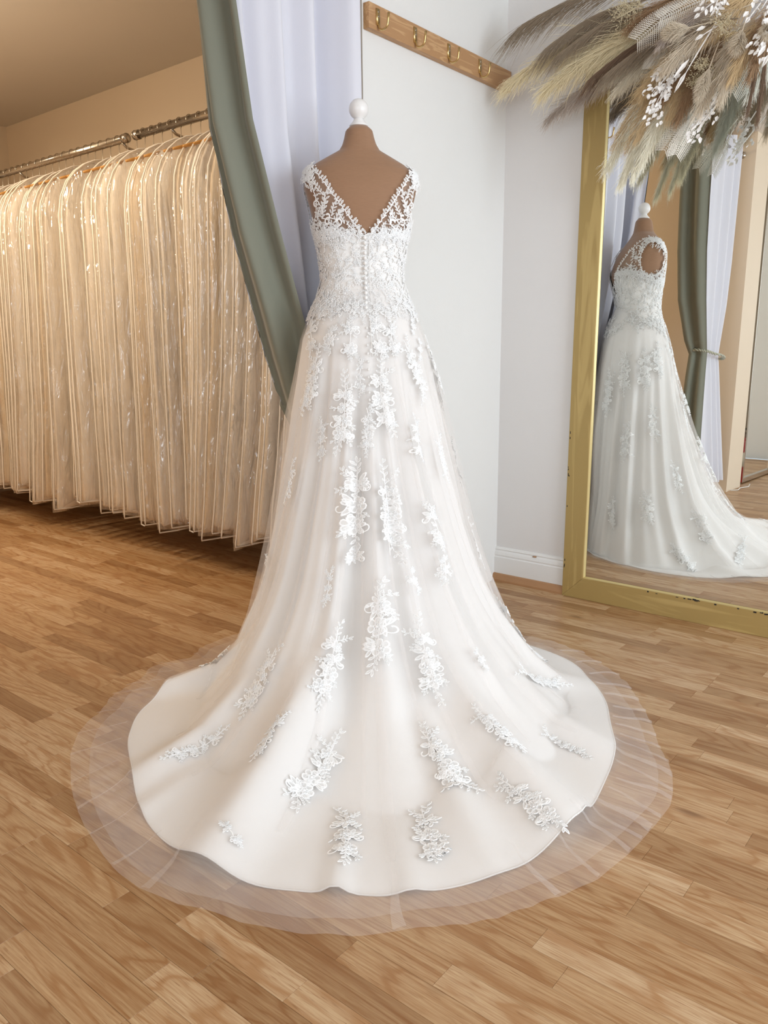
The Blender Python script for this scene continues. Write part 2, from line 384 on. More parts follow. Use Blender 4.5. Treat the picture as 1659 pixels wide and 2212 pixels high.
for (p, q, s, t_) in (((FW_, FW_), (FW_+e, FW_+e), (FW_+e, MH-FW_-e), (FW_, MH-FW_)), ((MW-FW_, FW_), (MW-FW_-e, FW_+e), (MW-FW_-e, MH-FW_-e), (MW-FW_, MH-FW_)), ((FW_, FW_), (FW_+e, FW_+e), (MW-FW_-e, FW_+e), (MW-FW_, FW_))):
    g.add([mdx*p[0]+mup*p[1]+mn*0.004, mdx*q[0]+mup*q[1]+mn*0.014, mdx*s[0]+mup*s[1]+mn*0.014, mdx*t_[0]+mup*t_[1]+mn*0.004], [(0, 1, 2, 3)])
g.build('bead', M['goldedge'], mr, False)
mesh('glass', [mdx*u+mup*z+mn*0.015 for u, z in ((FW_, FW_), (MW-FW_, FW_), (MW-FW_, MH-FW_), (FW_, MH-FW_))], [(0, 1, 2, 3)], M['mirror'], mr, False)
g = G(); crnd = random.Random(3)
for k in range(26):
    u = FW_+0.25+crnd.random()*0.75; g.obox(mdx*u+mup*(FW_-0.004-crnd.random()*0.004)+mn*(-0.0006), mdx, mup, mn, 0.003+crnd.random()*0.012, 0.002+crnd.random()*0.004, 0.0012)
for k in range(10):
    z = 0.12+crnd.random()*0.6; g.obox(mdx*(0.002+crnd.random()*0.006)+mup*z+mn*(-0.0006), mdx, mup, mn, 0.003, 0.004+crnd.random()*0.012, 0.0012)
g.build('paint_chip', M['black'], mr, False)['kind'] = 'stuff'

# ------------------------------------------------------------------ dress store: two steel rails full of bagged gowns
RY, RZ = 2.60, 2.14
def rail(name, x0, x1, label):
    t = thing(name, label, 'clothes rail', ((x0+x1)/2, RY, RZ)); h = (x1-x0)/2
    G().tube([(-h+0.03, 0, 0), (h-0.03, 0, 0)], 0.020, 14).build('tube', M['chrome'], t)
    for s in (-1, 1): G().tube([(s*(h-0.035), 0, 0), (s*h, 0, 0)], 0.0235, 14).build('end_cap', M['chrome'], t)
    xs = (h-0.05, -0.05, -h+0.3)
    for x in xs:
        b = G(); b.tube([(x, 0, -0.016), (x, 0.03, -0.036), (x, 0.12, -0.05), (x, YW-RY-0.004, -0.05)], 0.0075, 8); b.tube([(x, YW-RY-0.008, -0.05), (x, YW-RY, -0.05)], 0.022, 12)
        b.build('bracket', M['chrome'], t)
rail('clothes_rail', -6.02, -3.825, 'steel clothes rail of bagged gowns reaching the far corner of the store')
rail('clothes_rail', -3.755, -2.15, 'steel clothes rail of bagged gowns that runs behind the curtain')

brnd = random.Random(21)
def fbm(x, s):
    return sum(math.sin(x*f+s*k*1.7+k)*a for k, (f, a) in enumerate(((1.0, 1.0), (2.3, 0.5), (5.1, 0.3))))/1.8
LZ = [0.0, 0.012, 0.05, 0.11, 0.19, 0.30, 0.45, 0.62, 0.82, 1.05, 1.28, 1.50, 1.64, 1.74, 1.82, 1.88, 1.925, 1.955, 1.975]   # heights above the bag's bottom
def make_bag(i, x0):
    seed = brnd.random()*60; H_ = 2.055 - (0.15 + 0.09*brnd.random()); zb = 2.055-H_
    yf = 2.285 + 0.085*brnd.random() - RY; yb = 0.25
    tone = M['gownc'] if i % 4 == 2 else M['gownw']
    lean = -0.075 + 0.05*math.sin(x0*3.1) + 0.02*math.sin(x0*7.7+1); fold = 0.03+0.02*math.sin(x0*2.3); th = 0.034; belly = 0.002+0.012*brnd.random()
    t = thing('bagged_gown', 'x', 'garment bag', (x0, RY, RZ))
    k = H_/1.975
    def half_w(u):      # outline of the bag: rounded shoulders, straight sides
        top = max(0.0, (u-1.60)/0.375); return (1-top**2.4)**0.55 if top < 1 else 0.0
    def cx(zl):         # sway of the bag along the rail
        d = 1-zl/1.975; return lean*d*d*1.5 + fold*0.5*fbm(zl*2.2+x0*0.9, 3.0+x0*0.6)*d
    def ring(u, inset, thick, wob, n=11):
        zl = u*k; hw = max(half_w(u), 0.05); c = cx(zl); a, b = yf*hw*(1-inset), yb*hw*(1-inset); pts = []
        tb = thick*(0.55+0.45*min(1, hw)) + belly*math.exp(-((u-0.22)/0.22)**2)*(0.7 if inset else 1.0)
        if u < 0.02: tb *= 0.45
        for side in (1, -1):
            rng = range(n) if side == 1 else range(n-1, -1, -1)
            for q in rng:
                s_ = q/(n-1); y = a+(b-a)*s_; prof = math.sin(math.pi*min(1, max(0.0, s_*0.94+0.03)))**0.45
                wv = wob*math.sin(s_*11+seed+side*2+u*1.3)*(0.6+0.4*math.sin(u*3+seed)) + 0.5*wob*math.sin(s_*26+seed*2+u*4)
                pts.append((c+side*(tb*prof+wv*prof), y + 0.004*math.sin(u*9+seed), zb-RZ+zl+(0.022*math.sin(s_*7+seed*3)-0.035*s_)*math.exp(-(u/0.1)**2)))
        return pts
    rows = [ring(u, 0.0, th, 0.0065) for u in LZ]
    g = G().grid(rows, True); n2 = len(rows[0]); g.f.append(tuple(range(n2))[::-1])
    g.build('bag_film', M['film'], t)
    # gown folded inside
    rows = [ring(u*0.975+0.012, 0.10, th*0.90, 0.005, 15) for u in LZ[:-2]]
    g = G().grid(rows, True); n2 = len(rows[0]); g.f.append(tuple(range(n2))[::-1]); g.f.append(tuple(range((len(rows)-1)*n2, len(rows)*n2)))
    g.build('gown', tone, t)
    # piping down both front seams and along the bottom seam
    for side in ((1, -1) if i % 7 == 0 else (1,)):
        pts = []
        for u in LZ[::-1]:
            hw = half_w(u); pts.append((cx(u*k)+side*0.016*(1 if u < 1.7 else 0.6)+side*belly*0.5*math.exp(-((u-0.22)/0.25)**2), yf*max(hw, 0.0)-0.003, zb-RZ+u*k))
        if side == 1: pts += [(pts[-1][0]+0.004, pts[-1][1]+0.10, pts[-1][2]-0.006), (pts[-1][0], pts[-1][1]+0.22, pts[-1][2]-0.006)]
        else: pts += [(pts[-1][0]+0.03, pts[-1][1]-0.002, pts[-1][2]-0.004)]
        G().tube(pts, 0.0038, 5).build('piping', M['piping'], t)
    # hanger with its hook
    hz = 2.055-RZ
    g = G(); pts = [(0, y, hz-0.048-0.42*max(0, abs(y)-0.02)**1.25) for y in np.linspace(-0.215, 0.215, 13)]
    g.tube(pts, [0.006, 0.008]+[0.009]*9+[0.008, 0.006], 6); hg = g.build('hanger', M['hangerw'], t)
    pts = [(0, 0, hz-0.03), (0, 0, hz+0.055), (0.002, -0.006, hz+0.066), (0, -0.014, hz+0.075)]
    pts = [(0, 0.0, hz-0.03), (0, 0.004, hz+0.06), (0, 0.016, hz+0.082)] + [(0, 0.0235*math.cos(a), 0.0235*math.sin(a)) for a in np.linspace(-0.6, 3.4, 10)]
    G().tube(pts, 0.0019, 5, cap=False).build('hook', M['chrome'], hg)
    return t
xs = []; x = -2.40
while x > -6.0:
    if not (-3.83 < x < -3.75): xs.append(x)
    x -= 0.070+0.012*brnd.random()
GR = 'bagged gowns along the rails'
for i, x in enumerate(xs):
    t = make_bag(i, x)
    kind_ = 'a champagne' if i % 4 == 2 else 'an ivory'; far_ = x < -3.8
    t['group'] = GR
    t['label'] = ('clear garment bag holding %s gown, on the rail that %s' % (kind_, 'reaches the far store corner' if far_ else 'runs behind the curtain'))
gap = [o for o in bpy.data.objects if o.name.startswith('bagged_gown')]
gr_ = min((o for o in gap if o.location.x > -3.79), key=lambda o: o.location.x); gl_ = max((o for o in gap if o.location.x < -3.79), key=lambda o: o.location.x); ge_ = min(gap, key=lambda o: o.location.x)
gr_['label'] = 'garment bag at the capped end of the rail that runs behind the curtain'; gl_['label'] = 'garment bag at the capped rail end facing the curtain-side rail'; ge_['label'] = 'last garment bag on the rail, against the far store corner'

# ------------------------------------------------------------------ eyelet curtains of the store-room opening, tied back with cord
XROD = -1.955
def catmull(pts, n):
    P = np.array(pts, float); d = np.r_[0, np.cumsum(np.linalg.norm(np.diff(P, axis=0), axis=1))]; s = np.linspace(0, d[-1], n)
    return np.stack([np.interp(s, d, P[:, i]) for i in range(P.shape[1])], 1)
def curtain(label, ztab, ya, yl, yf, sgn, xed, amps, pleats, xshift, seed, tie_label, eyelets, wallx=0.0):
    """cross-sections at every height: pleated cloth from the wall end ya to the leading fold yl, whose edge turns back over the front as a flap to yf (sage side out)"""
    t = thing('curtain', label, 'curtain', (XROD, ya[0], 0), 'pair of tied curtains')
    org = Vector((XROD, ya[0], 0)); zs = np.r_[np.linspace(ztab[0], ztab[-1], 46)]
    zs = np.sort(np.unique(np.r_[zs, ztab]))[::-1]
    zt = ztab[::-1]; I = lambda z, tab: float(np.interp(z, zt, tab[::-1]))
    face = []; back = []
    for z in zs:
        a, l, f, am, xs_ = I(z, ya), I(z, yl), I(z, yf), I(z, amps), I(z, xshift)
        pts = []
        N = 90
        for k in range(N+1):
            s = k/N; y = a+(l-a)*s
            ph = 2*math.pi*pleats*(s**0.9) + seed + 0.25*math.sin(z*2+seed)
            x = am*(math.sin(ph)*0.8 + 0.22*math.sin(2.3*ph+1+0.4*z)) + xs_
            x = x*(1-0.5*sstep(0.9, 1, s)) + wallx*(1-sstep(0.0, 0.16, s))*(1.0 if z > 0.9 else 0.4)
            x = x + (-0.062*min(1.0, am/0.034)+xs_*0.5-x)*sstep(0.82, 1.0, s)
            pts.append((x, y))
        # the leading edge turns out into the main room, sage side showing
        x0 = pts[-1][0]; xe = I(z, xed); dxo = xe-x0; dyo = f-l
        for k in range(1, 61):
            s = k/60; rp = 0.85*am*math.sin(s*9.0+0.4+0.5*z)*math.sin(math.pi*s)**0.6
            ln_ = math.hypot(dxo, dyo); pts.append((x0+dxo*s - dyo/ln_*rp, l+dyo*s + dxo/ln_*rp - (l-a)/abs(l-a)*-0.012*math.sin(math.pi*s)))
        P = catmull(pts, 170)
        T = np.gradient(P, axis=0); T /= np.maximum(1e-6, np.linalg.norm(T, axis=1))[:, None]
        Nn = np.stack([T[:, 1], -T[:, 0]], 1)*sgn      # towards the store room on the pleated part
        P2 = P + Nn*0.004
        face.append([(p[0], p[1]-org.y, z) for p in P]); back.append([(p[0], p[1]-org.y, z) for p in P2])
    fc = G().grid(face).build('face_cloth', M['curtain'], t); G().grid(back).build('lining', M['sage'], t)['label'] = 'sage green lining turned out at the leading edge'
    for (y, z) in eyelets:
        k = int(np.argmin([abs(p[1]+org.y-y) for p in face[3][:80]])) if True else 0
        p = face[3][k]
        pts = [(p[0]+0.004, y-org.y+0.026*math.cos(q), z+0.026*math.sin(q)) for q in np.linspace(0, 2*math.pi, 20, endpoint=False)]
        G().tube(pts, 0.006, 8, closed=True).build('eyelet', M['chrome'], t)
    # tie-back cord: two strands twisted round the gathered cloth
    zt0 = ZT
    i = int(np.argmin(abs(zs-zt0))); P = np.array(face[i]); x0, x1 = P[:, 0].min()-0.012, P[:, 0].max()+0.012; y0, y1 = P[:, 1].min()-0.012, P[:, 1].max()+0.012
    tb = thing('tieback', tie_label, 'tieback', (XROD, org.y+(y0+y1)/2, zt0))
    for s_ in (0, 1):
        pts = []
        for q in np.linspace(0, 2*math.pi, 120, endpoint=False):
            ex = (x0+x1)/2+(x1-x0)/2*math.copysign(abs(math.cos(q))**0.7, math.cos(q)); ey = (y1-y0)/2*math.copysign(abs(math.sin(q))**0.7, math.sin(q))
            tw = q*16+math.pi*s_; pts.append((ex+0.005*math.cos(tw)*math.cos(q), ey+0.005*math.cos(tw)*math.sin(q), 0.03*math.sin(q)+0.006*math.sin(tw)))
        G().tube(pts, 0.0062, 6, closed=True).build('cord', M['rope'], tb)
    return t
ZT = 0.78
curtain('white curtain with sage lining tied back beside the coat rail wall', [2.58, 2.05, 1.72, 1.42, 1.15, 0.88, 0.78, 0.5, 0.02],
        [2.172, 2.172, 2.172, 2.172, 2.165, 2.15, 2.14, 2.15, 2.16], [1.625, 1.640, 1.66, 1.725, 1.815, 1.91, 1.955, 1.95, 1.94],
        [1.61, 1.63, 1.685, 1.785, 1.885, 1.96, 1.98, 1.99, 1.98], 1, [0.105, 0.105, 0.10, 0.095, 0.09, 0.075, 0.055, 0.06, 0.06], [0.044, 0.044, 0.044, 0.044, 0.038, 0.026, 0.018, 0.024, 0.028], 3.6,
        [0, 0, 0, 0, -0.01, -0.03, -0.04, -0.05, -0.05], 0.4, 'sage twisted cord tieback behind the wedding gown', (), 0.085)
ZT = 1.06
curtain('white curtain with sage lining tied back beside the sliding mirror', [2.58, 2.05, 1.72, 1.42, 1.15, 1.06, 0.9, 0.5, 0.10],
        [-0.22, -0.21, -0.20, -0.17, -0.11, -0.10, -0.12, -0.19, -0.26], [0.72, 0.70, 0.67, 0.60, 0.46, 0.38, 0.40, 0.44, 0.46],
        [0.70, 0.68, 0.64, 0.55, 0.40, 0.33, 0.36, 0.41, 0.43], -1, [0.125, 0.125, 0.12, 0.11, 0.085, 0.07, 0.08, 0.10, 0.12], [0.036, 0.036, 0.036, 0.034, 0.026, 0.02, 0.026, 0.034, 0.045], 4.5,
        [0, 0, 0, 0, 0, 0, 0.01, 0.03, 0.05], 1.3, 'sage twisted cord tieback round the curtain by the sliding mirror', ((0.50, 2.50), (0.30, 2.50), (0.04, 2.50)))
rod = thing('curtain_rod', 'dark steel curtain rod across the store-room opening', 'curtain rod', (XROD, 0.94, 2.50))
G().tube([(0, YJ-0.94, 0), (0, YE-0.94, 0)], 0.011, 12).build('tube', M['chrome'], rod)
for y in (YJ-0.94, YE-0.94-0.012): G().tube([(0, y, 0), (0, y+0.012, 0)], 0.024, 14).build('flange', M['chrome'], rod)

# ------------------------------------------------------------------ wedding gown on its dress form: surfaces
GO = np.array([-1.708, 1.990, 0.0]); GF = math.radians(48.5)
GB = np.array([math.sin(GF), -math.cos(GF), 0.0])          # towards the back (the train)
GR_ = np.array([math.cos(GF), math.sin(GF), 0.0])          # the wearer's right-hand side seen from behind
HEM_L = [(-180, .23), (-160, .30), (-145, .37), (-130, .42), (-113.8, .457), (-94.4, .506), (-85.2, .589), (-77.8, .665), (-68.4, .792), (-60.4, .852), (-52.3, .917), (-44.5, .99), (-41.5, 1.021), (-35.8, 1.088), (-29.7, 1.152),
         (-26.4, 1.179), (-22.4, 1.198), (-19, 1.209), (-15, 1.217), (-12, 1.224), (-9.9, 1.226), (-6.4, 1.23), (-2.8, 1.222), (2.1, 1.212), (7.7, 1.194), (11.8, 1.162), (17, 1.118), (21.2, 1.079), (27.1, 1.026), (32, .984), (41.1, .908),
         (51.8, .835), (63.3, .769), (72.5, .725), (82.1, .67), (92.7, .579), (105, .48), (120, .40), (140, .31), (160, .24), (180, .23)]
HEM_T = [(-180, .26), (-160, .36), (-145, .45), (-127.7, .53), (-120.1, .576), (-109.6, .61), (-97.2, .665), (-95.1, .715), (-87.4, .76), (-79.7, .83), (-72.3, .892), (-67.3, .957), (-60.5, 1.015), (-55, 1.06), (-48, 1.117), (-41.8, 1.171),
         (-36.7, 1.221), (-31.5, 1.264), (-27.2, 1.295), (-21.1, 1.315), (-13.9, 1.336), (-8.6, 1.343), (-5.7, 1.334), (1.3, 1.328), (8.4, 1.309), (13, 1.292), (19.7, 1.242), (30.5, 1.17), (36.8, 1.1), (42.4, 1.03), (51.8, .952),
         (60.5, .894), (71.3, .835), (79.6, .775), (90.3, .701), (100.6, .601), (115, .48), (135, .38), (160, .27), (180, .26)]
ZT_ = [1.275, 1.224, 1.18, 1.10, .98, .86, .66, .50, .38, .22, .10, .04, 0.0]
RTAB = [(-180, [.115, .13, .15, .17, .19, .205, .22, .23, .235, .24, .245, .25, .25]), (-110, [.127, .145, .168, .20, .222, .248, .275, .295, .315, .345, .375, .40, .42]),
        (-70, [.122, .14, .160, .19, .217, .246, .285, .325, .36, .415, .475, .53, .58]), (-35, [.113, .128, .145, .172, .205, .24, .305, .37, .425, .53, .64, .74, .83]),
        (0, [.105, .118, .133, .158, .19, .228, .30, .372, .437, .55, .68, .80, .92]), (35, [.113, .128, .147, .175, .21, .248, .315, .378, .435, .535, .64, .72, .79]),
        (70, [.122, .142, .165, .195, .235, .268, .315, .355, .395, .455, .515, .57, .62]), (105, [.127, .147, .17, .20, .237, .265, .30, .33, .36, .405, .445, .47, .49]), (180, [.115, .13, .15, .17, .19, .205, .22, .23, .235, .24, .245, .25, .25])]
_RA = np.array([a for a, _ in RTAB], float); _RV = np.array([v for _, v in RTAB])
_ZG = np.array(ZT_[::-1]); _TH = np.linspace(-180, 180, 361)
def _pchip(x, xp, fp):   # smooth interpolation with cosine easing of the slopes
    i = np.clip(np.searchsorted(xp, x)-1, 0, len(xp)-2); t = (x-xp[i])/(xp[i+1]-xp[i]); d = np.gradient(fp, xp, axis=0)
    h = (xp[i+1]-xp[i]); t = t[:, None] if fp.ndim > 1 else t; h = h[:, None] if fp.ndim > 1 else h
    return (2*t**3-3*t**2+1)*fp[i]+(t**3-2*t**2+t)*h*d[i]+(-2*t**3+3*t**2)*fp[i+1]+(t**3-t**2)*h*d[i+1]
_TABS = _pchip(_TH, _RA, _RV)       # 361 x 13
def _hem(tab, th): a = np.array(tab); return _pchip(th, a[:, 0], a[:, 1])
RIDGE = [(-25, 5.0, .085, .036), (16, 5.5, .085, .038), (-11.2, 1.5, .0, .020), (-4.0, 2.0, .0, .011), (-46, 4, .05, .014), (36, 5, .045, .014), (-77, 4.0, .065, .038), (62, 6, .03, .006), (-38.5, 2.2, .004, .010), (-95, 5, .03, .01), (5, 3, .03, .004), (19.2, 1.3, 0, .012)]
def sm(a, b, x): t = np.clip((x-a)/(b-a), 0, 1); return t*t*(3-2*t)
NF, NL = 46, 26           # rows on the fall and rows lying on the floor
ROWZ = np.r_[1.275 - (1.275-0.0)*np.linspace(0, 1, NF)**0.82]
def skirt_rows(kind, nth):
    """kind 0 lining, 1 tulle overlay, 2 inner tulle; returns rows of world points and the matching (theta, row)"""
    th = np.linspace(-180, 180, nth, endpoint=False); t = np.radians(th)
    lin = _hem(HEM_L, th); tul = _hem(HEM_T, th)
    tul = tul + 0.002*np.sin(t*23+1)+0.001*np.sin(t*41)
    hem = lin + 0.004*np.sin(t*19+2) if kind == 0 else (tul if kind == 1 else tul-0.045-0.010*np.sin(t*5+1))
    rows = []
    tabs = np.stack([np.interp(th, _TH, _TABS[:, k]) for k in range(13)], 1)[:, ::-1]
    foot = np.minimum(np.array([np.interp(0.0, _ZG, tb) for tb in tabs]), np.minimum(lin, hem)*0.97)
    scale = foot/tabs[:, 0]
    for z in ROWZ:
        r = np.array([np.interp(z, _ZG, tb) for tb in tabs])
        r = r*(1+(scale-1)*sm(0.75, 0.0, z))
        am = 0.115*sm(1.24, 0.60, z)*(0.4+0.6*sm(0.0, 0.25, z))
        f1 = 0.5*np.cos(13*t+0.6+0.5*np.sin(3*t))+0.45*np.cos(22*t+2.1+0.6*np.sin(2*t))+0.2*np.cos(37*t+0.4); f2 = 0.5*np.cos(26*t+1.0)+0.4*np.cos(43*t+0.3)
        r_l = r*(1-0.115*sm(1.2, 0.75, z)*sm(0.02, 0.35, z))*(1+am*f1) - 0.003
        if kind == 0: rr = r_l
        elif kind == 1: rr = np.maximum(r*(1+am*(0.38*f1+0.14*f2)) + 0.004, r_l+0.005)
        else: rr = np.maximum(r*(1-0.05*sm(1.2, .75, z)*sm(0.02, 0.35, z))*(1+am*(0.5*f1-0.15*f2)) + 0.0005, r_l+0.0025)
        zz = np.full(nth, z)
        add = np.zeros(nth)
        for (c, s, hi, ho) in RIDGE: add += hi*np.exp(-((th-c)/s)**2)
        zz = zz + add*sm(0.30, 0.0, z) + (0.004 if kind == 0 else (0.009 if kind == 1 else 0.0065))*sm(0.1, 0, z)
        rows.append((rr, zz))
    r0, z0 = rows[-1]
    for k in range(1, NL+1):
        q = k/NL; r = r0+(hem-r0)*q
        base = 0.004 if kind == 0 else (0.009 if kind == 1 else 0.0065)
        ql = np.clip((r-foot)/np.maximum(1e-3, lin-foot), 0, 1.25)
        add = np.zeros(nth)
        for (c, s, hi, ho) in RIDGE: add += (hi*(1-np.minimum(ql, 1))+ho*np.minimum(ql, 1))*np.exp(-((th-c)/(s*(1-0.25*np.minimum(ql, 1))))**2)
        if kind: add *= 1-sm(1.0, 1.15, ql)*0.85
        und = 0.004*np.sin(9*t+3*q)*(1-q)
        if kind: und = und + (0.0035+0.003*(kind == 1))*np.abs(np.sin(47*t+2*np.sin(9*t)))*sm(0.2, 0.8, q)*(0.6+0.4*np.sin(13*t))
        zz = base*(1-0.45*sm(.9, 1, q)) + add + np.maximum(und, -0.002)
        rows.append((r, zz))
    out = []
    for rr, zz in rows:
        p = GO[None, :] + (rr*np.cos(t))[:, None]*GB + (rr*np.sin(t))[:, None]*GR_; p[:, 2] = zz
        # the front of the skirt is pressed up against the partition and curtain behind it
        xmin = np.interp(p[:, 1], [1.84, 2.02], [-2.6, -1.852 + (0.004 if kind == 0 else 0.0)])
        p[:, 0] = np.maximum(p[:, 0], xmin)
        out.append(p)
    return np.array(out)
BZ = [0.95, 1.10, 1.18, 1.224, 1.275, 1.306, 1.371, 1.433, 1.489, 1.554, 1.60, 1.622, 1.637, 1.662, 1.68, 1.70, 1.72, 1.733]
BW = [.15, .175, .163, .142, .124, .125, .134, .147, .160, .178, .168, .140, .113, .0655, .054, .0477, .043, .028]
BDB = [.13, .14, .12, .110, .100, .098, .100, .104, .106, .100, .083, .072, .064, .054, .050, .047, .043, .028]
BDF = [.10, .105, .105, .105, .104, .108, .125, .145, .140, .112, .080, .065, .056, .047, .045, .043, .040, .028]
def body_pt(phi, z, off=0.0):
    """dress-form surface, phi in degrees from the middle of the back"""
    p = math.radians(phi); w_ = np.interp(z, BZ, BW)+off; c, s = math.cos(p), math.sin(p)
    d = (np.interp(z, BZ, BDB) if c > 0 else np.interp(z, BZ, BDF))+off
    e = 0.86
    q = GO + GR_*w_*math.copysign(abs(s)**e, s) + GB*d*math.copysign(abs(c)**e, c); q = q - GR_*0.004*np.interp(z, [1.5, 1.7], [0, 1])
    return np.array([q[0], q[1], z])
gown = thing('wedding_gown', 'ivory lace and tulle wedding gown with long train on the dress form', 'wedding gown', tuple(GO))
def gmesh(name, v, f, mat, smooth=True, parent=None): return mesh(name, [np.array(p)-GO for p in v], f, mat, parent or gown, smooth)
def skirt_mesh(name, kind, nth, mat, first=0):
    S = skirt_rows(kind, nth)[first:]; n = S.shape[1]; v = S.reshape(-1, 3); f = []
    for i in range(S.shape[0]-1):
        for k in range(n): f.append((i*n+k, i*n+(k+1) % n, (i+1)*n+(k+1) % n, (i+1)*n+k))
    return gmesh(name, v, f, mat), v, f, S
skirt_mesh('satin_skirt', 0, 400, M['satin'])
tl, TV, TF, TS = skirt_mesh('tulle_overskirt', 1, 540, M['tulle'])
skirt_mesh('tulle_underlayer', 2, 300, M['tulle'])
tul_bvh = BVHTree.FromPolygons([Vector(p) for p in TV], TF)
# doubled tulle pleats lying at the hem of the train
TN = TS.shape[1]
def tul_pt(th, row):
    k = (th+180)/360*TN; i = int(k) % TN; a = k-int(k); r0 = min(int(row), TS.shape[0]-2); b = row-r0
    p = (TS[r0, i]*(1-a)+TS[r0, (i+1) % TN]*a)*(1-b)+(TS[r0+1, i]*(1-a)+TS[r0+1, (i+1) % TN]*a)*b
    return p
prnd = random.Random(5); NR_ = TS.shape[0]-1
PLEATS = [(-5.6, 1.1, 58, 0.4)]
for th in (8, 13, 18, 20.5, 23, 26, 29.5, 32, 35, 38, 41, 44.5, 48, 52, 57, 62, 68, 75, 82): PLEATS.append((th, prnd.choice((0.35, 0.5, 0.7, 1.3)), 58+2*prnd.random(), prnd.uniform(-0.6, 1.6)))
for th in (-100, -94, -88, -82, -77, -70, -64, -58, -51, -45, -39, -33, -28): PLEATS.append((th, prnd.choice((0.5, 0.7, 1.2)), 60+2*prnd.random(), prnd.uniform(-2.4, 1.0)))
for (th, wd, r0, sk_) in PLEATS:
    v = []; f = []; K = 12
    for k in range(K+1):
        q = k/K; row = r0+(NR_-r0)*q; w_ = wd*(0.25+0.75*q); c = th+sk_*(q-0.5)+0.25*math.sin(5*q+th)
        for s_ in (-0.5, 0.1, 0.5):
            p = tul_pt(c+s_*w_, row).copy(); p[2] += 0.004+(0.004 if s_ > 0 else 0); v.append(p)
        if k: 
            a = 3*(k-1); f += [(a, a+1, a+4, a+3), (a+1, a+2, a+5, a+4)]
    gmesh('tulle_pleat', v, f, M['tulle2'])
for (th, wd, r0, r1, sk_) in ((-34, 1.6, 8, 50, -4), (-24, 1.2, 6, 46, -2), (-16, 1.8, 9, 54, -3), (-9, 1.0, 14, 48, 0), (-3, 2.0, 12, 58, -3), (2.5, 1.2, 16, 46, 1.5), (8, 1.4, 9, 50, 2), (13, 1.8, 10, 52, 3), (21, 1.2, 6, 44, 3), (30, 1.8, 8, 50, 4), (42, 1.6, 8, 48, 5), (56, 2.0, 8, 47, 5), (-48, 1.8, 9, 48, -4), (-62, 1.6, 10, 46, -4)):
    v = []; f = []; K = 40
    for k in range(K+1):
        q = k/K; row = r0+(r1-r0)*q; w_ = wd*(0.5+0.5*math.sin(math.pi*q)); c = th+sk_*q+0.4*math.sin(4*q+th)
        for s_ in (-0.5, 0.15, 0.5):
            p = tul_pt(c+s_*w_, row); d_ = p-GO; d_ = d_/max(1e-6, np.linalg.norm(d_[:2])); v.append(p+np.array([d_[0], d_[1], 0.6])*(0.0018+(0.003 if s_ > 0.1 else 0)*math.sin(math.pi*q)))
        if k: a = 3*(k-1); f += [(a, a+1, a+4, a+3), (a+1, a+2, a+5, a+4)]
    gmesh('tulle_gather', v, f, M['tulle'])
# rolled edge of the satin hem and the tulle hem thread
S0 = skirt_rows(0, 400)[-1]
g = G().tube([tuple(p-GO+np.array([0, 0, 0.0])) for p in S0], 0.0022, 5, closed=True); g.build('satin_hem', M['satin'], gown)
# ---------------- dress form
form = thing('dress_form', 'brown jersey dress form with white turned neck finial', 'dress form', tuple(GO))
n = 48; rows = []
for z in np.r_[np.linspace(0.95, 1.6, 40), np.linspace(1.607, 1.733, 26)]:
    rows.append([body_pt(360*k/n, z, -0.002)-GO for k in range(n)])
g = G().grid(rows, True); g.f.append(tuple(range(n))[::-1]); g.f.append(tuple(range((len(rows)-1)*n, len(rows)*n))); g.build('body', M['form'], form)
tp = Vector(sum((np.array(p) for p in rows[-1]), np.zeros(3))/n)
G().lathe([(0.0285, 0), (0.0290, 0.003), (0.024, 0.008), (0.0175, 0.016), (0.0145, 0.023)], tp, 28).build('neck_cap', M['whitepaint'], form)
prof = [(0.0145, 0.022)]+[(0.0300*math.sin(a), 0.049-0.0300*math.cos(a)) for a in np.linspace(0.52, math.pi-0.02, 16)]
G().lathe(prof, tp, 28).build('finial', M['whitepaint'], form)
G().tube([(0, 0, 0.03), (0, 0, 0.96)], 0.016, 12).build('pole', M['whitepaint'], form)
for k in range(3):
    a = R(48.5+90+30+120*k); G().tube([(0, 0, 0.16), (0.10*math.cos(a), 0.10*math.sin(a), 0.09), (0.17*math.cos(a), 0.17*math.sin(a), 0.012)], 0.011, 8).build('foot', M['whitepaint'], form)
# ---------------- bodice: boned cloth up to the bust line, see-through mesh above with a V back and V front
def vback(z): return 0.0 if z < 1.402 else 0.004+0.62*(z-1.402)**0.92
def vfront(z): return 0.0 if z < 1.36 else 0.006+0.52*(z-1.36)
def keep(p):
    d = p-GO; lat = float(d@GR_); v = float(d@GB); z = p[2]
    if abs(lat) < (vback(z) if v > 0 else vfront(z)): return False
    if ((v-0.004)/0.062)**2+((z-1.515)/0.082)**2 < 1 and abs(lat) > 0.09: return False
    return True
NB = 96
def btop(phi): return 1.405+0.05*sstep(60, 150, abs(phi))
rows = []
for k in range(15):
    q = k/14; rows.append([body_pt(ph, 1.165+(btop(ph)-1.165)*q, 0.004+0.003*math.sin(q*22+ph*0.02)*math.sin(q*3.1)) for ph in np.linspace(-180, 180, NB, endpoint=False)])
v = [p for r_ in rows for p in r_]; f = [(i*NB+k, i*NB+(k+1) % NB, (i+1)*NB+(k+1) % NB, (i+1)*NB+k) for i in range(14) for k in range(NB)]
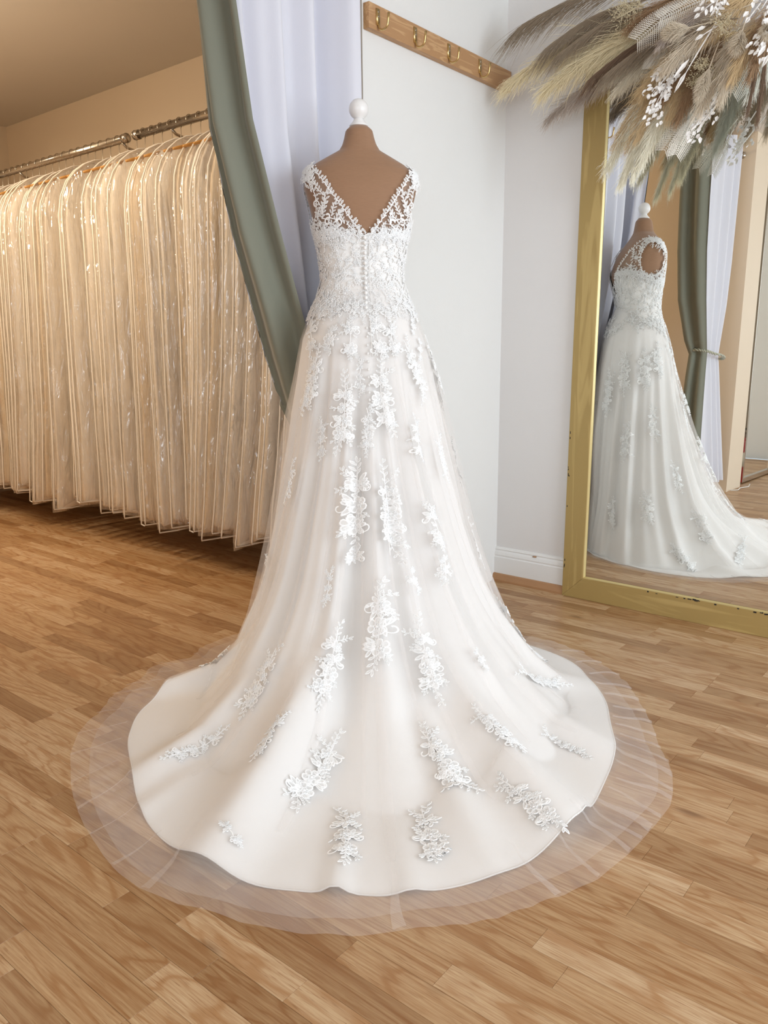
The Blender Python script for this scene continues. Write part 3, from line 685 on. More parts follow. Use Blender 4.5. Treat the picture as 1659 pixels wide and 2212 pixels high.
# open the front V through the boned part
f = [q for q in f if keep(sum(v[i] for i in q)/4)]
gmesh('bodice', v, f, M['bodice'])
zz = np.linspace(1.398, 1.628, 50); NP = 300
rows = [[body_pt(ph, z, 0.0035) for ph in np.linspace(-180, 180, NP, endpoint=False)] for z in zz]
v = [p for r_ in rows for p in r_]; fa = [(i*NP+k, i*NP+(k+1) % NP, (i+1)*NP+(k+1) % NP, (i+1)*NP+k) for i in range(len(zz)-1) for k in range(NP)]
f = [q for q in fa if keep(sum(v[i] for i in q)/4)]
gmesh('illusion_mesh', v, f, M['illusion'])
rows = [[body_pt(ph, z, 0.007) for ph in np.linspace(-180, 180, 144, endpoint=False)] for z in np.linspace(1.12, 1.66, 60)]
bv = [Vector(p) for r_ in rows for p in r_]; bod_bvh = BVHTree.FromPolygons(bv, [(i*144+k, i*144+(k+1) % 144, (i+1)*144+(k+1) % 144, (i+1)*144+k) for i in range(59) for k in range(144)])
# ---------------- lace: flat motifs of petals, leaves, buds and scrolls, laid on the cloth
class Lace:
    def __init__(s): s.p = []; s.h = []; s.f = []; s.net = set()
    def blade(s, x, y, ang, L, W, pointed=0.0, n=9, hh=1.0):
        """petal or leaf with a corded rim"""
        k0 = len(s.p); ca, sa = math.cos(ang), math.sin(ang); out = []
        for i in range(n):
            q = 2*math.pi*i/n; u = (1-math.cos(q))/2; wv = math.sin(q)*W*0.5*(u**0.35)*(1-pointed*u**3)
            out.append((u*L, wv))
        for sc_, h in ((1.0, 0.0002), (0.84, 0.0017*hh), (0.64, 0.0007*hh)):
            for (u, wv) in out:
                uu = L*0.5+(u-L*0.5)*sc_; ww = wv*sc_; s.p.append((x+uu*ca-ww*sa, y+uu*sa+ww*ca)); s.h.append(h)
        for r_ in range(2):
            for i in range(n): s.f.append((k0+r_*n+i, k0+r_*n+(i+1) % n, k0+(r_+1)*n+(i+1) % n, k0+(r_+1)*n+i))
        s.net.add(len(s.f)); s.f.append(tuple(k0+2*n+i for i in range(n)))
    def cord(s, pts, w0, w1=None, h=0.0016):
        k0 = len(s.p); N = len(pts); w1 = w0 if w1 is None else w1
        for i, (x, y) in enumerate(pts):
            a = pts[max(0, i-1)]; b = pts[min(N-1, i+1)]; dx, dy = b[0]-a[0], b[1]-a[1]; l = math.hypot(dx, dy) or 1; nx, ny = -dy/l, dx/l; w_ = (w0+(w1-w0)*i/(N-1))/2
            for q, hh in ((-1, 0.0003), (0, h), (1, 0.0003)): s.p.append((x+nx*w_*q, y+ny*w_*q)); s.h.append(hh)
            if i: c = k0+3*(i-1); s.f += [(c, c+1, c+4, c+3), (c+1, c+2, c+5, c+4)]
    def flower(s, x, y, r, n=5, a0=0.0):
        for k in range(n): s.blade(x+math.cos(a0+2*math.pi*k/n)*r*0.16, y+math.sin(a0+2*math.pi*k/n)*r*0.16, a0+2*math.pi*k/n, r*0.92, r*0.98, -0.1)
        for k in range(n): s.blade(x, y, a0+math.pi/n+2*math.pi*k/n, r*0.5, r*0.42, 0.2, 7, 1.5)
        s.bud(x, y, r*0.17, 0.0045)
    def bud(s, x, y, r, h=0.003, n=6):
        k0 = len(s.p); s.p.append((x, y)); s.h.append(h)
        for i in range(n): s.p.append((x+r*math.cos(2*math.pi*i/n), y+r*math.sin(2*math.pi*i/n))); s.h.append(h*0.35)
        for i in range(n): s.f.append((k0, k0+1+i, k0+1+(i+1) % n))
    def scroll(s, x, y, ang, r, hand=1, w=0.004):
        pts = []
        for i in range(16):
            q = i/15; rad = r*(1-0.78*q); a = q*4.4; pts.append((rad*math.sin(a), hand*(rad*math.cos(a)-r)))
        pts = [(-r*1.5, hand*0.15*r), (-r*0.7, 0)]+pts
        ca, sa = math.cos(ang), math.sin(ang); s.cord([(x+px*ca-py*sa, y+px*sa+py*ca) for px, py in pts], w*0.5, w*1.2)
    def twig(s, x, y, ang, L, rg, leaf=0.011):
        N = 6; pts = []; a = ang; px, py = x, y
        for i in range(N+1): pts.append((px, py)); a += rg.uniform(-0.22, 0.22); px += math.cos(a)*L/N; py += math.sin(a)*L/N
        s.cord(pts, 0.0022, 0.0014)
        for i in range(1, N+1):
            sd = 1 if i % 2 else -1; q = pts[i]; aa = ang+sd*rg.uniform(0.6, 1.0); s.blade(q[0], q[1], aa, leaf*rg.uniform(0.8, 1.25), leaf*0.62, 0.55, 7)
        s.blade(pts[-1][0], pts[-1][1], a, leaf*1.1, leaf*0.6, 0.5, 7)
def spray(L, W, rg):
    """a hanging spray L long (along x) and W wide: sprigs at both ends, blooms and leaves between"""
    s = Lace(); fr = min(0.027, max(0.010, W*0.36)); bend = rg.uniform(-0.18, 0.18)*W; ax = lambda u: (u*L, bend*math.sin(u*math.pi*1.3)+rg.uniform(-0.04, 0.04)*W)
    s.cord([ax(u) for u in np.linspace(0.05, 0.95, 10)], 0.0026, 0.0022)
    nf = max(1, int(round((L-0.03)/(fr*2.5)))); us = np.linspace(0.28, 0.78, nf) if nf > 1 else [0.5]
    hand = rg.choice((-1, 1)); lf = max(0.008, fr*0.75)
    for i, u in enumerate(us):
        x, y = ax(u); sd = hand*(1 if i % 2 else -1); big = fr*(1.0 if i in (nf//2, nf//2+1) else 0.72)
        s.flower(x, y+sd*W*0.10, big, 6 if big > 0.017 else 5, rg.uniform(0, 1.2))
        for k in range(4):
            a = sd*(math.pi/2)+math.pi+rg.uniform(-1.1, 1.1); s.blade(x+rg.uniform(-0.3, 0.3)*fr, y-sd*W*0.06, a, fr*rg.uniform(1.0, 1.7), fr*0.75, 0.5)
        if W > 0.03:
            s.twig(x, y, sd*rg.uniform(0.5, 1.2), W*0.55, rg, lf*0.8)
            if rg.random() < 0.65: s.scroll(x+fr*0.6, y-sd*W*0.28, -sd*rg.uniform(0.2, 0.9), fr*0.62, sd, 0.0042)
    x, y = ax(0.22); s.twig(x, y, math.pi+rg.uniform(-0.3, 0.3), L*0.22, rg, lf); s.twig(x, y, math.pi+hand*0.9, L*0.16, rg, lf*0.8)
    x, y = ax(0.8); s.twig(x, y, rg.uniform(-0.3, 0.3), L*0.22, rg, lf); s.twig(x, y, -hand*0.8, L*0.14, rg, lf*0.8)
    if W > 0.03:
        for k in range(int(W*L/0.0011)):
            u = rg.uniform(0.22, 0.8); x, y = ax(u); s.blade(x, y+rg.uniform(-0.28, 0.28)*W, rg.uniform(0, 6.28), lf*rg.uniform(0.9, 1.6), lf*0.8, 0.3)
    return s
def lay(s, P, T, bvh, name='lace_applique', lift=0.0012, mat=None):
    P = Vector(P); T = Vector(T).normalized(); loc, nor, _, _ = bvh.find_nearest(P)
    outd = Vector((loc.x-GO[0], loc.y-GO[1], 0.25)); nor = nor if nor.dot(outd) > 0 else -nor
    B = nor.cross(T).normalized(); T2 = B.cross(nor).normalized(); v = []
    for (a, b), h in zip(s.p, s.h):
        q = P+T2*a+B*b; l, nn, _, _ = bvh.ray_cast(q+nor*0.06, -nor, 0.16)
        if l is None: l, nn, _, _ = bvh.find_nearest(q)
        nn = nn if nn.dot(Vector((l.x-GO[0], l.y-GO[1], 0.25))) > 0 else -nn
        v.append(l+nn*(h+lift))
    o = gmesh(name, v, s.f, mat or M['lace'], True); o.data.materials.append(M['net'])
    o.data.polygons.foreach_set('material_index', [1 if i in s.net else 0 for i in range(len(s.f))]); return o
lr = random.Random(4)
SPRAYS = [(-69.3, 2.6, -60.7, 5.0, .043), (-39, 3.2, -42.3, 5.1, .049), (-54, 4.8, -57.3, 11.1, .054), (-24.7, 2.5, -20, 5.6, .048), (9.7, 2.2, 9, 5.6, .051), (26, 2.8, 23, 5.4, .042), (35.3, 4, 46, 10, .039), (55.7, 2.5, 50.7, 3.6, .026),
          (56.3, 4.2, 50, 5.9, .02), (-23.7, 7.1, -22.7, 14.5, .061), (10, 5.9, 7, 12.9, .064), (-9, 5.6, -10.3, 9.1, .028), (-5.7, 10.1, -6.7, 14.9, .036), (-39.7, 11.4, -36, 15.4, .034), (31, 11.2, 26.7, 15.6, .037), (47, 13.4, 45.3, 18.4, .016),
          (-57.3, 15.8, -59.3, 20.6, .04), (-12, 15.8, -13, 24.2, .077), (-12.3, 24.6, -14, 26, .051), (3, 15.9, 3.7, 26, .058), (25.7, 20.2, 26.7, 25, .053), (25.7, 26, 23.7, 28.6, .044), (10.7, 26.9, 12, 29.4, .035), (-81.3, 28.1, -75, 31.1, .032),
          (-22, 26.6, -22.7, 30.4, .024), (-3.7, 27.9, -5.3, 36.1, .076), (-17.7, 32, -19.3, 39.8, .059), (-37.7, 35.2, -40, 42, .055), (8.7, 31.6, 9, 39.6, .062), (24.7, 35.8, 25.7, 37.6, .027), (36.3, 40.5, 56, 44.5, .039), (-76, 42.4, -82, 45.5, .031),
          (-40.7, 43.2, -43.7, 53.2, .039), (-24.7, 42.1, -26.7, 45.2, .035), (-14.3, 41.6, -19, 47.6, .065), (2.7, 41.6, 6, 47.9, .065), (14.7, 42.2, 17.7, 46.6, .045), (30, 44, 31, 53.6, .022), (11.7, 47.5, 13.7, 61.8, .054), (-11.7, 46.8, -10.3, 58.8, .06),
          (-.3, 45, -.7, 58.6, .06), (-25, 58.6, -22, 59.9, .028),
          # the side seen in the mirror
          (78, 4, 80, 9, .05), (100, 5, 96, 11, .06), (122, 5, 118, 12, .05), (88, 14, 86, 20, .045), (110, 17, 112, 24, .05), (70, 24, 68, 30, .04), (95, 30, 93, 36, .055), (120, 32, 118, 38, .045), (62, 34, 60, 40, .06), (140, 8, 138, 16, .05), (80, 40, 74, 45, .05)]
for (t1, r1, t2, r2, wd) in SPRAYS:
    a, b = tul_pt(t1, r1), tul_pt(t2, r2); L = float(np.linalg.norm(b-a))
    lay(spray(max(L, 0.03), wd, lr), a, b-a, tul_bvh)
# bodice: clusters of blooms set close together
def cluster(rad, rg):
    s = Lace(); s.flower(0, 0, rad*0.46, rg.choice((5, 6)), rg.uniform(0, 1.2)); n = rg.choice((5, 6, 7)); a0 = rg.uniform(0, 6)
    for k in range(n):
        a = a0+k*6.283/n+rg.uniform(-0.25, 0.25); c = rg.random(); x, y = math.cos(a)*rad*0.5, math.sin(a)*rad*0.5
        if c < 0.45: s.blade(x, y, a+rg.uniform(-0.5, 0.5), rad*rg.uniform(0.5, 0.8), rad*0.34, 0.5)
        elif c < 0.75: s.twig(x, y, a, rad*0.7, rg, rad*0.24)
        else: s.scroll(x*1.3, y*1.3, a, rad*0.24, rg.choice((-1, 1)), rad*0.10)
    for k in range(7): s.bud(rg.uniform(-1, 1)*rad, rg.uniform(-1, 1)*rad, 0.0018, 0.004)
    return s
UPV = np.array([0, 0, 1.0])
done = []
tries = 0
while tries < 2600:
    tries += 1
    ph = lr.uniform(-180, 180); z = lr.uniform(1.165, 1.44); p = body_pt(ph, z, 0.006)
    if z > btop(ph)+0.004 or not keep(p): continue
    if abs(ph) < 9 and z < 1.40 and lr.random() < 0.75: continue
    if any(np.linalg.norm(p-q) < 0.036 for q in done): continue
    done.append(p); a = lr.uniform(0, 6.28); T = UPV*math.cos(a)+np.cross(UPV, p-GO)/0.12*math.sin(a)
    lay(cluster(0.027, lr), p, T, bod_bvh)
for k in range(60):
    ph = -180+k*6.0
    if abs(ph) < 3 or abs(ph) > 165: continue
    z = btop(ph)+lr.uniform(-0.008, 0.012); p = body_pt(ph, z, 0.006)
    if keep(p): lay(cluster(0.021, lr), p, UPV*math.cos(k)+np.cross(UPV, p-GO)/0.12*math.sin(k), bod_bvh, lift=0.002)
# fringe of blooms hanging from the waist over the top of the skirt
for k in range(34):
    ph = -178+k*10.6+lr.uniform(-2, 2)
    if abs(ph) < 4: continue
    p = tul_pt(ph, lr.uniform(0.8, 2.6)); lay(cluster(0.026, lr), p, np.array([0, 0, -1.0]), tul_bvh)
# lace over the see-through shoulders, denser along the V and the armholes
def edge_lace(pts, scale, rg):
    for i in range(len(pts)-1):
        p, q = np.array(pts[i]), np.array(pts[i+1]); s = Lace(); L = float(np.linalg.norm(q-p))
        s.cord([(u, 0.0016*math.sin(u*420+i)) for u in np.linspace(-0.002, L+0.002, 6)], 0.003, 0.003)
        for j in range(2):
            s.blade(L*(j+0.3)/2, 0, (1 if scale > 0 else -1)*rg.uniform(0.8, 1.6), abs(scale)*rg.uniform(0.8, 1.5), abs(scale)*0.8, 0.4, 7)
            if j != 1: s.blade(L*(j+0.4)/2, 0, -(1 if scale > 0 else -1)*rg.uniform(0.6, 1.4), abs(scale)*rg.uniform(0.35, 0.75), abs(scale)*0.6, 0.4, 7)
        lay(s, p, q-p, bod_bvh)
for sd in (-1, 1):
    def on_v(z, back=True, ex=0.004):
        lat = (vback(z) if back else vfront(z))+ex; lo, hi = (0.0, 89.0) if back else (91.0, 180.0)
        best = min(np.linspace(lo, hi, 180), key=lambda ph: abs(abs(float((body_pt(sd*ph, z)-GO)@GR_)+0.0)-lat)); return body_pt(sd*best, z, 0.006)
    edge_lace([on_v(z) for z in np.linspace(1.408, 1.612, 14)], 0.012*sd, lr); edge_lace([on_v(z, False) for z in np.linspace(1.39, 1.612, 12)], -0.012*sd, lr)
    arm = []
    for a in np.linspace(0, 2*math.pi, 22):
        v_, z = 0.004+0.064*math.cos(a), 1.515+0.084*math.sin(a)
        cand = min((body_pt(sd*ph, z, 0.006) for ph in np.linspace(40, 140, 120)), key=lambda q: abs(float((q-GO)@GB)-v_)); arm.append(cand)
    edge_lace(arm, 0.011*sd, lr)
    # the two long scrolling leaves and the sprigs on the back panels
    for (ph, z, kind, sz, ang) in ((40, 1.455, 's', .014, 0.4), (27, 1.432, 's', .012, 2.6), (52, 1.50, 's', .013, 1.1), (58, 1.44, 'c', .020, 0), (48, 1.475, 'l', .040, 1.9), (60, 1.53, 'l', .045, 1.6), (70, 1.56, 'l', .04, 1.4), (66, 1.49, 'l', .04, 1.7), (34, 1.475, 'l', .035, 2.0),
                                 (24, 1.45, 'l', .032, 1.3), (15, 1.425, 'l', .026, 1.0), (74, 1.44, 'c', .021, 0), (50, 1.415, 'c', .020, 0), (33, 1.412, 'c', .019, 0), (19, 1.408, 'c', .015, 0), (64, 1.585, 'c', .024, 0), (70, 1.57, 'c', .022, 0), (60, 1.555, 'l', .05, 1.5), (80, 1.592, 'c', .026, 0), (92, 1.60, 'c', .026, 0), (43, 1.50, 'l', .045, 1.9), (30, 1.455, 'l', .036, 2.2), (56, 1.47, 'l', .03, 2.2), (37, 1.435, 'l', .028, 0.8), (45, 1.45, 's', .011, 3.5), (74, 1.605, 'c', .022, 0), (85, 1.612, 'c', .022, 0),
                                 (55, 1.565, 'l', .04, 1.2), (46, 1.53, 'l', .034, 1.0), (98, 1.61, 'c', .022, 0), (112, 1.60, 'c', .022, 0), (118, 1.56, 'l', .04, 1.7), (122, 1.52, 'c', .022, 0), (128, 1.48, 'c', .022, 0), (135, 1.46, 'c', .021, 0), (118, 1.45, 'c', .021, 0), (146, 1.45, 'c', .022, 0), (105, 1.44, 'c', .022, 0), (90, 1.425, 'c', .022, 0), (124, 1.575, 's', .012, 1.0), (132, 1.54, 'l', .035, 1.4)):
        p = body_pt(sd*ph, z, 0.006)
        if not keep(p) and kind != 'c': continue
        tang = body_pt(sd*(ph+4), z)-body_pt(sd*(ph-4), z); tang /= np.linalg.norm(tang)*sd*sd
        T = tang*math.cos(ang)+UPV*math.sin(ang); s = Lace()
        if kind == 's': s.scroll(0, 0, 0, sz, sd, 0.0058); s.blade(-sz*1.4, 0, 2.6, sz*1.6, sz*0.8, 0.5)
        elif kind == 'l':
            s.cord([(u*sz, 0.10*sz*math.sin(u*3)) for u in np.linspace(-0.5, 0.6, 8)], 0.003)
            for j in range(7): u = -0.45+j*0.15; s.blade(u*sz, 0, 0.75*(1 if j % 2 else -1), sz*0.38, sz*0.2, 0.5, 7)
            s.blade(0.5*sz, 0, 0, sz*0.4, sz*0.24, 0.5)
        else: s = cluster(sz, lr)
        lay(s, p, T, bod_bvh, lift=0.002)
# covered buttons down the back and the zip seam below them
for k, z in enumerate(np.linspace(1.395, 1.19, 15)):
    p = body_pt(-1.5, z, 0.013); G().lathe([(0.0005, -0.0060), (0.0036, -0.0050), (0.0055, -0.0024), (0.0060, 0), (0.0055, 0.0024), (0.0036, 0.0050), (0.0005, 0.0060)], p-GO, 10).build('button', M['satin'], gown)
for k, rw in enumerate(np.linspace(3.2, 11, 12)):
    p = tul_pt(-3.2, rw); G().lathe([(0.0005, -0.0045), (0.003, -0.0038), (0.0045, 0), (0.003, 0.0038), (0.0005, 0.0045)], p-GO+GB*(-0.004), 8).build('button', M['satin'], gown)
g = G(); g.tube([tuple(body_pt(2.2, z, 0.009)-GO) for z in np.linspace(1.40, 1.20, 14)]+[tuple(tul_pt(1.0, rw)-GO+GB*0.002) for rw in np.linspace(2.6, 5.6, 6)], 0.0016, 5); g.build('zip_seam', M['bodice'], gown)
g = G(); p = body_pt(1.5, 1.407, 0.006)-GO; g.tube([tuple(p+np.array([0, 0, 0.006])), tuple(p), tuple(p+GR_*0.004)], 0.0012, 5); g.build('hook_and_eye', M['black'], gown)

# ------------------------------------------------------------------ hanging spray of dried grasses over the mirror
FC = {'greybrown': (146, 130, 110), 'straw': (238, 224, 188), 'darkbrown': (118, 96, 78), 'mauve': (186, 172, 160), 'cream': (226, 216, 194), 'tan': (218, 192, 150), 'ivory': (244, 238, 218), 'brown': (158, 128, 98), 'sagewhite': (230, 230, 218),
      'beige': (216, 202, 180), 'bleached': (240, 235, 224), 'white': (244, 240, 236), 'oat': (208, 194, 162)}
for k, c in FC.items():
    M['f_'+k] = plain('dried_'+k, srgb(*c), 0.8, 0.2, noise=0.12, nscale=60)
FLW = [
    ('grass', -1.197, 2.99, 2.283, -1.66, 2.89, 2.254, 0.124, 'greybrown'), ('grass', -1.171, 2.97, 2.241, -1.549, 2.89, 2.159, 0.101, 'greybrown'), ('grass', -1.15, 2.96, 2.212, -1.491, 2.87, 2.118, 0.079, 'greybrown'),
    ('pampas', -1.086, 2.97, 2.157, -1.73, 2.93, 2.083, 0.176, 'straw'), ('pampas', -1.093, 2.95, 2.124, -1.554, 2.91, 2.031, 0.17, 'straw'), ('pampas', -1.118, 2.97, 2.157, -1.475, 2.93, 2.129, 0.151, 'straw'),
    ('grass', -1.043, 2.94, 2.124, -1.351, 2.85, 2.008, 0.077, 'darkbrown'), ('grass', -1.023, 2.93, 2.103, -1.286, 2.84, 2.008, 0.076, 'greybrown'), ('pampas', -1.068, 3.02, 2.108, -1.578, 2.97, 1.938, 0.121, 'mauve'),
    ('pampas', -1.064, 3.01, 2.09, -1.487, 2.95, 1.971, 0.12, 'mauve'), ('pampas', -1.097, 3.01, 2.112, -1.437, 2.96, 1.988, 0.119, 'mauve'), ('pampas', -1.015, 2.95, 2.106, -1.272, 2.89, 1.965, 0.105, 'cream'),
    ('pampas', -1.05, 2.97, 2.077, -1.299, 2.89, 2.007, 0.096, 'cream'), ('pampas', -1.081, 2.97, 2.084, -1.289, 2.95, 1.819, 0.116, 'tan'), ('pampas', -1.059, 2.95, 2.088, -1.236, 2.93, 1.792, 0.105, 'tan'),
    ('pampas', -1.036, 2.94, 2.024, -1.195, 2.91, 1.812, 0.094, 'tan'), ('pampas', -1.138, 2.97, 1.979, -1.323, 2.95, 1.73, 0.106, 'ivory'), ('pampas', -1.128, 2.95, 1.943, -1.263, 2.93, 1.663, 0.095, 'ivory'),
    ('pampas', -1.107, 2.94, 1.922, -1.213, 2.92, 1.676, 0.084, 'ivory'), ('pampas', -1.09, 2.94, 1.904, -1.178, 2.91, 1.726, 0.084, 'ivory'), ('pampas', -0.948, 2.93, 2.085, -1.163, 2.87, 1.947, 0.113, 'tan'),
    ('pampas', -0.931, 2.92, 2.093, -1.105, 2.85, 1.902, 0.111, 'brown'), ('pampas', -0.921, 2.94, 2.082, -1.045, 2.87, 1.838, 0.101, 'brown'), ('pampas', -0.952, 2.95, 2.064, -1.077, 2.89, 1.863, 0.111, 'tan'),
    ('pampas', -0.915, 2.97, 2.075, -1.02, 2.93, 1.853, 0.103, 'sagewhite'), ('pampas', -0.955, 2.97, 2.028, -1.048, 2.93, 1.807, 0.103, 'sagewhite'), ('pampas', -0.835, 2.93, 2.1, -0.965, 2.85, 1.855, 0.109, 'beige'),
    ('pampas', -0.831, 2.91, 2.106, -0.901, 2.83, 1.86, 0.099, 'beige'), ('pampas', -0.854, 2.89, 2.119, -1.065, 2.81, 1.984, 0.11, 'beige'), ('pampas', -0.883, 2.89, 2.14, -1.085, 2.81, 2.057, 0.092, 'mauve'),
    ('pampas', -0.757, 2.96, 2.05, -0.827, 2.91, 1.891, 0.1, 'sagewhite'), ('pampas', -0.77, 2.89, 2.086, -0.863, 2.83, 1.92, 0.099, 'tan'), ('pampas', -0.746, 2.89, 2.106, -0.814, 2.83, 1.91, 0.089, 'brown'),
    ('pampas', -0.963, 2.95, 2.204, -1.217, 2.89, 2.165, 0.116, 'brown'), ('pampas', -0.899, 2.93, 2.195, -1.081, 2.87, 2.128, 0.113, 'tan'), ('pampas', -0.814, 2.93, 2.174, -0.951, 2.85, 2.065, 0.111, 'tan'),
    ('pampas', -0.73, 2.93, 2.126, -0.807, 2.85, 2.006, 0.109, 'brown'), ('grass', -0.784, 2.87, 1.993, -0.785, 2.83, 1.805, 0.053, 'darkbrown'), ('grass', -0.798, 2.87, 1.996, -0.814, 2.83, 1.83, 0.044, 'darkbrown'),
    ('grass', -0.895, 2.85, 2.078, -1.084, 2.81, 2.05, 0.055, 'greybrown'), ('tail', -0.841, 2.83, 2.073, -0.861, 2.81, 1.968, 0.047, 'beige'), ('tail', -0.96, 2.83, 2.075, -1.078, 2.79, 2.057, 0.048, 'beige'),
    ('tail', -0.932, 2.85, 2.007, -0.97, 2.82, 1.857, 0.04, 'beige'), ('tail', -0.793, 2.83, 2.062, -0.776, 2.81, 1.995, 0.043, 'beige'), ('fern', -1.024, 2.87, 2.182, -1.202, 2.83, 2.072, 0.079, 'bleached'),
    ('fern', -0.939, 2.88, 2.171, -1.127, 2.83, 2.121, 0.068, 'bleached'), ('fern', -1.108, 2.91, 2.088, -1.166, 2.89, 1.995, 0.064, 'bleached'), ('fern', -0.991, 2.93, 1.87, -1.116, 2.92, 1.727, 0.074, 'bleached'),
    ('fern', -0.999, 2.91, 1.853, -1.066, 2.9, 1.704, 0.066, 'bleached'), ('fern', -0.817, 2.89, 2.005, -0.881, 2.86, 1.856, 0.076, 'sagewhite'), ('ruscus', -1.009, 2.85, 2.064, -1.119, 2.82, 1.848, 0.037, 'white'),
    ('ruscus', -1.045, 2.84, 1.987, -1.136, 2.81, 1.878, 0.066, 'white'), ('ruscus', -1.072, 2.84, 1.937, -1.127, 2.82, 1.811, 0.058, 'white'), ('ruscus', -0.905, 2.89, 1.874, -1.012, 2.88, 1.748, 0.047, 'white'),
    ('ruscus', -0.924, 2.83, 2.158, -0.938, 2.8, 2.094, 0.073, 'white'), ('ruscus', -0.772, 2.83, 2.12, -0.793, 2.8, 2.066, 0.072, 'white'), ('ruscus', -0.74, 2.83, 2.049, -0.803, 2.8, 1.946, 0.06, 'white'),
    ('ruscus', -0.927, 2.91, 1.896, -0.982, 2.9, 1.812, 0.04, 'white'), ('pods', -0.941, 2.82, 2.054, -1.033, 2.79, 1.887, 0.018, 'white'), ('pods', -0.913, 2.82, 2.061, -0.979, 2.79, 2.022, 0.025, 'white'),
    ('pods', -0.946, 2.82, 2.128, -0.988, 2.79, 2.086, 0.018, 'white'), ('pods', -0.806, 2.82, 2.088, -0.831, 2.79, 2.037, 0.018, 'white'), ('pods', -0.734, 2.82, 2.007, -0.77, 2.79, 1.905, 0.028, 'white'),
    ('buds', -1.187, 2.89, 2.208, -1.295, 2.86, 2.168, 0.097, 'oat'), ('buds', -1.04, 2.85, 2.085, -1.083, 2.83, 2.041, 0.063, 'oat'), ('buds', -0.887, 2.82, 2.081, -0.919, 2.8, 2.033, 0.065, 'oat'),
    ('buds', -0.959, 2.85, 1.985, -0.979, 2.83, 1.937, 0.047, 'oat'), ('buds', -0.92, 2.87, 1.955, -0.96, 2.85, 1.889, 0.054, 'oat'), ('buds', -0.977, 2.87, 1.939, -1.013, 2.85, 1.906, 0.048, 'oat'),
    ('buds', -1.206, 2.9, 2.201, -1.294, 2.87, 2.221, 0.086, 'oat')
]
fr_ = random.Random(17)
FBASE = Vector((-0.87, 3.04, 2.22))
fa_ = thing('dried_grass_arrangement', 'spray of dried pampas, ferns and white leaves over the gold mirror', 'dried flowers', tuple(FBASE))
def rvec(s=1.0): return Vector((fr_.gauss(0, s), fr_.gauss(0, s), fr_.gauss(0, s)))
def ribbon(g, pts, w0):
    """thin tapering strand"""
    n = len(pts); k = len(g.v)
    for i, p in enumerate(pts):
        t = (pts[min(i+1, n-1)]-pts[max(i-1, 0)]); sd = t.cross(Vector((0.6, -0.75, 0.25))); sd = sd.normalized() if sd.length > 1e-7 else Vector((1, 0, 0)); w_ = w0*(1-i/(n-1))**0.8*0.5+0.00015
        g.v += [tuple(p-sd*w_), tuple(p+sd*w_)]
        if i: g.f.append((k+2*i-2, k+2*i-1, k+2*i+1, k+2*i))
def leafblade(g, p, d, L, W, up):
    d = d.normalized(); s_ = d.cross(up); s_ = s_.normalized() if s_.length > 1e-6 else d.orthogonal().normalized(); n_ = s_.cross(d); k = len(g.v)
    g.v += [tuple(p), tuple(p+d*L*0.35+s_*W*0.5+n_*W*0.12), tuple(p+d*L*0.4-n_*W*0.08), tuple(p+d*L*0.35-s_*W*0.5+n_*W*0.12), tuple(p+d*L*0.75+s_*W*0.33), tuple(p+d*L*0.75-s_*W*0.33), tuple(p+d*L-n_*W*0.15)]
    g.f += [(k, k+1, k+2), (k, k+2, k+3), (k+1, k+4, k+2), (k+3, k+2, k+5), (k+2, k+4, k+6), (k+2, k+6, k+5)]
DOWN = Vector((0, 0, -1))
NAMES = {'grass': 'reed_plume', 'pampas': 'pampas_plume', 'tail': 'bunny_tail', 'fern': 'fern_frond', 'ruscus': 'leaf_spray', 'pods': 'seed_pod', 'buds': 'bud_cluster'}
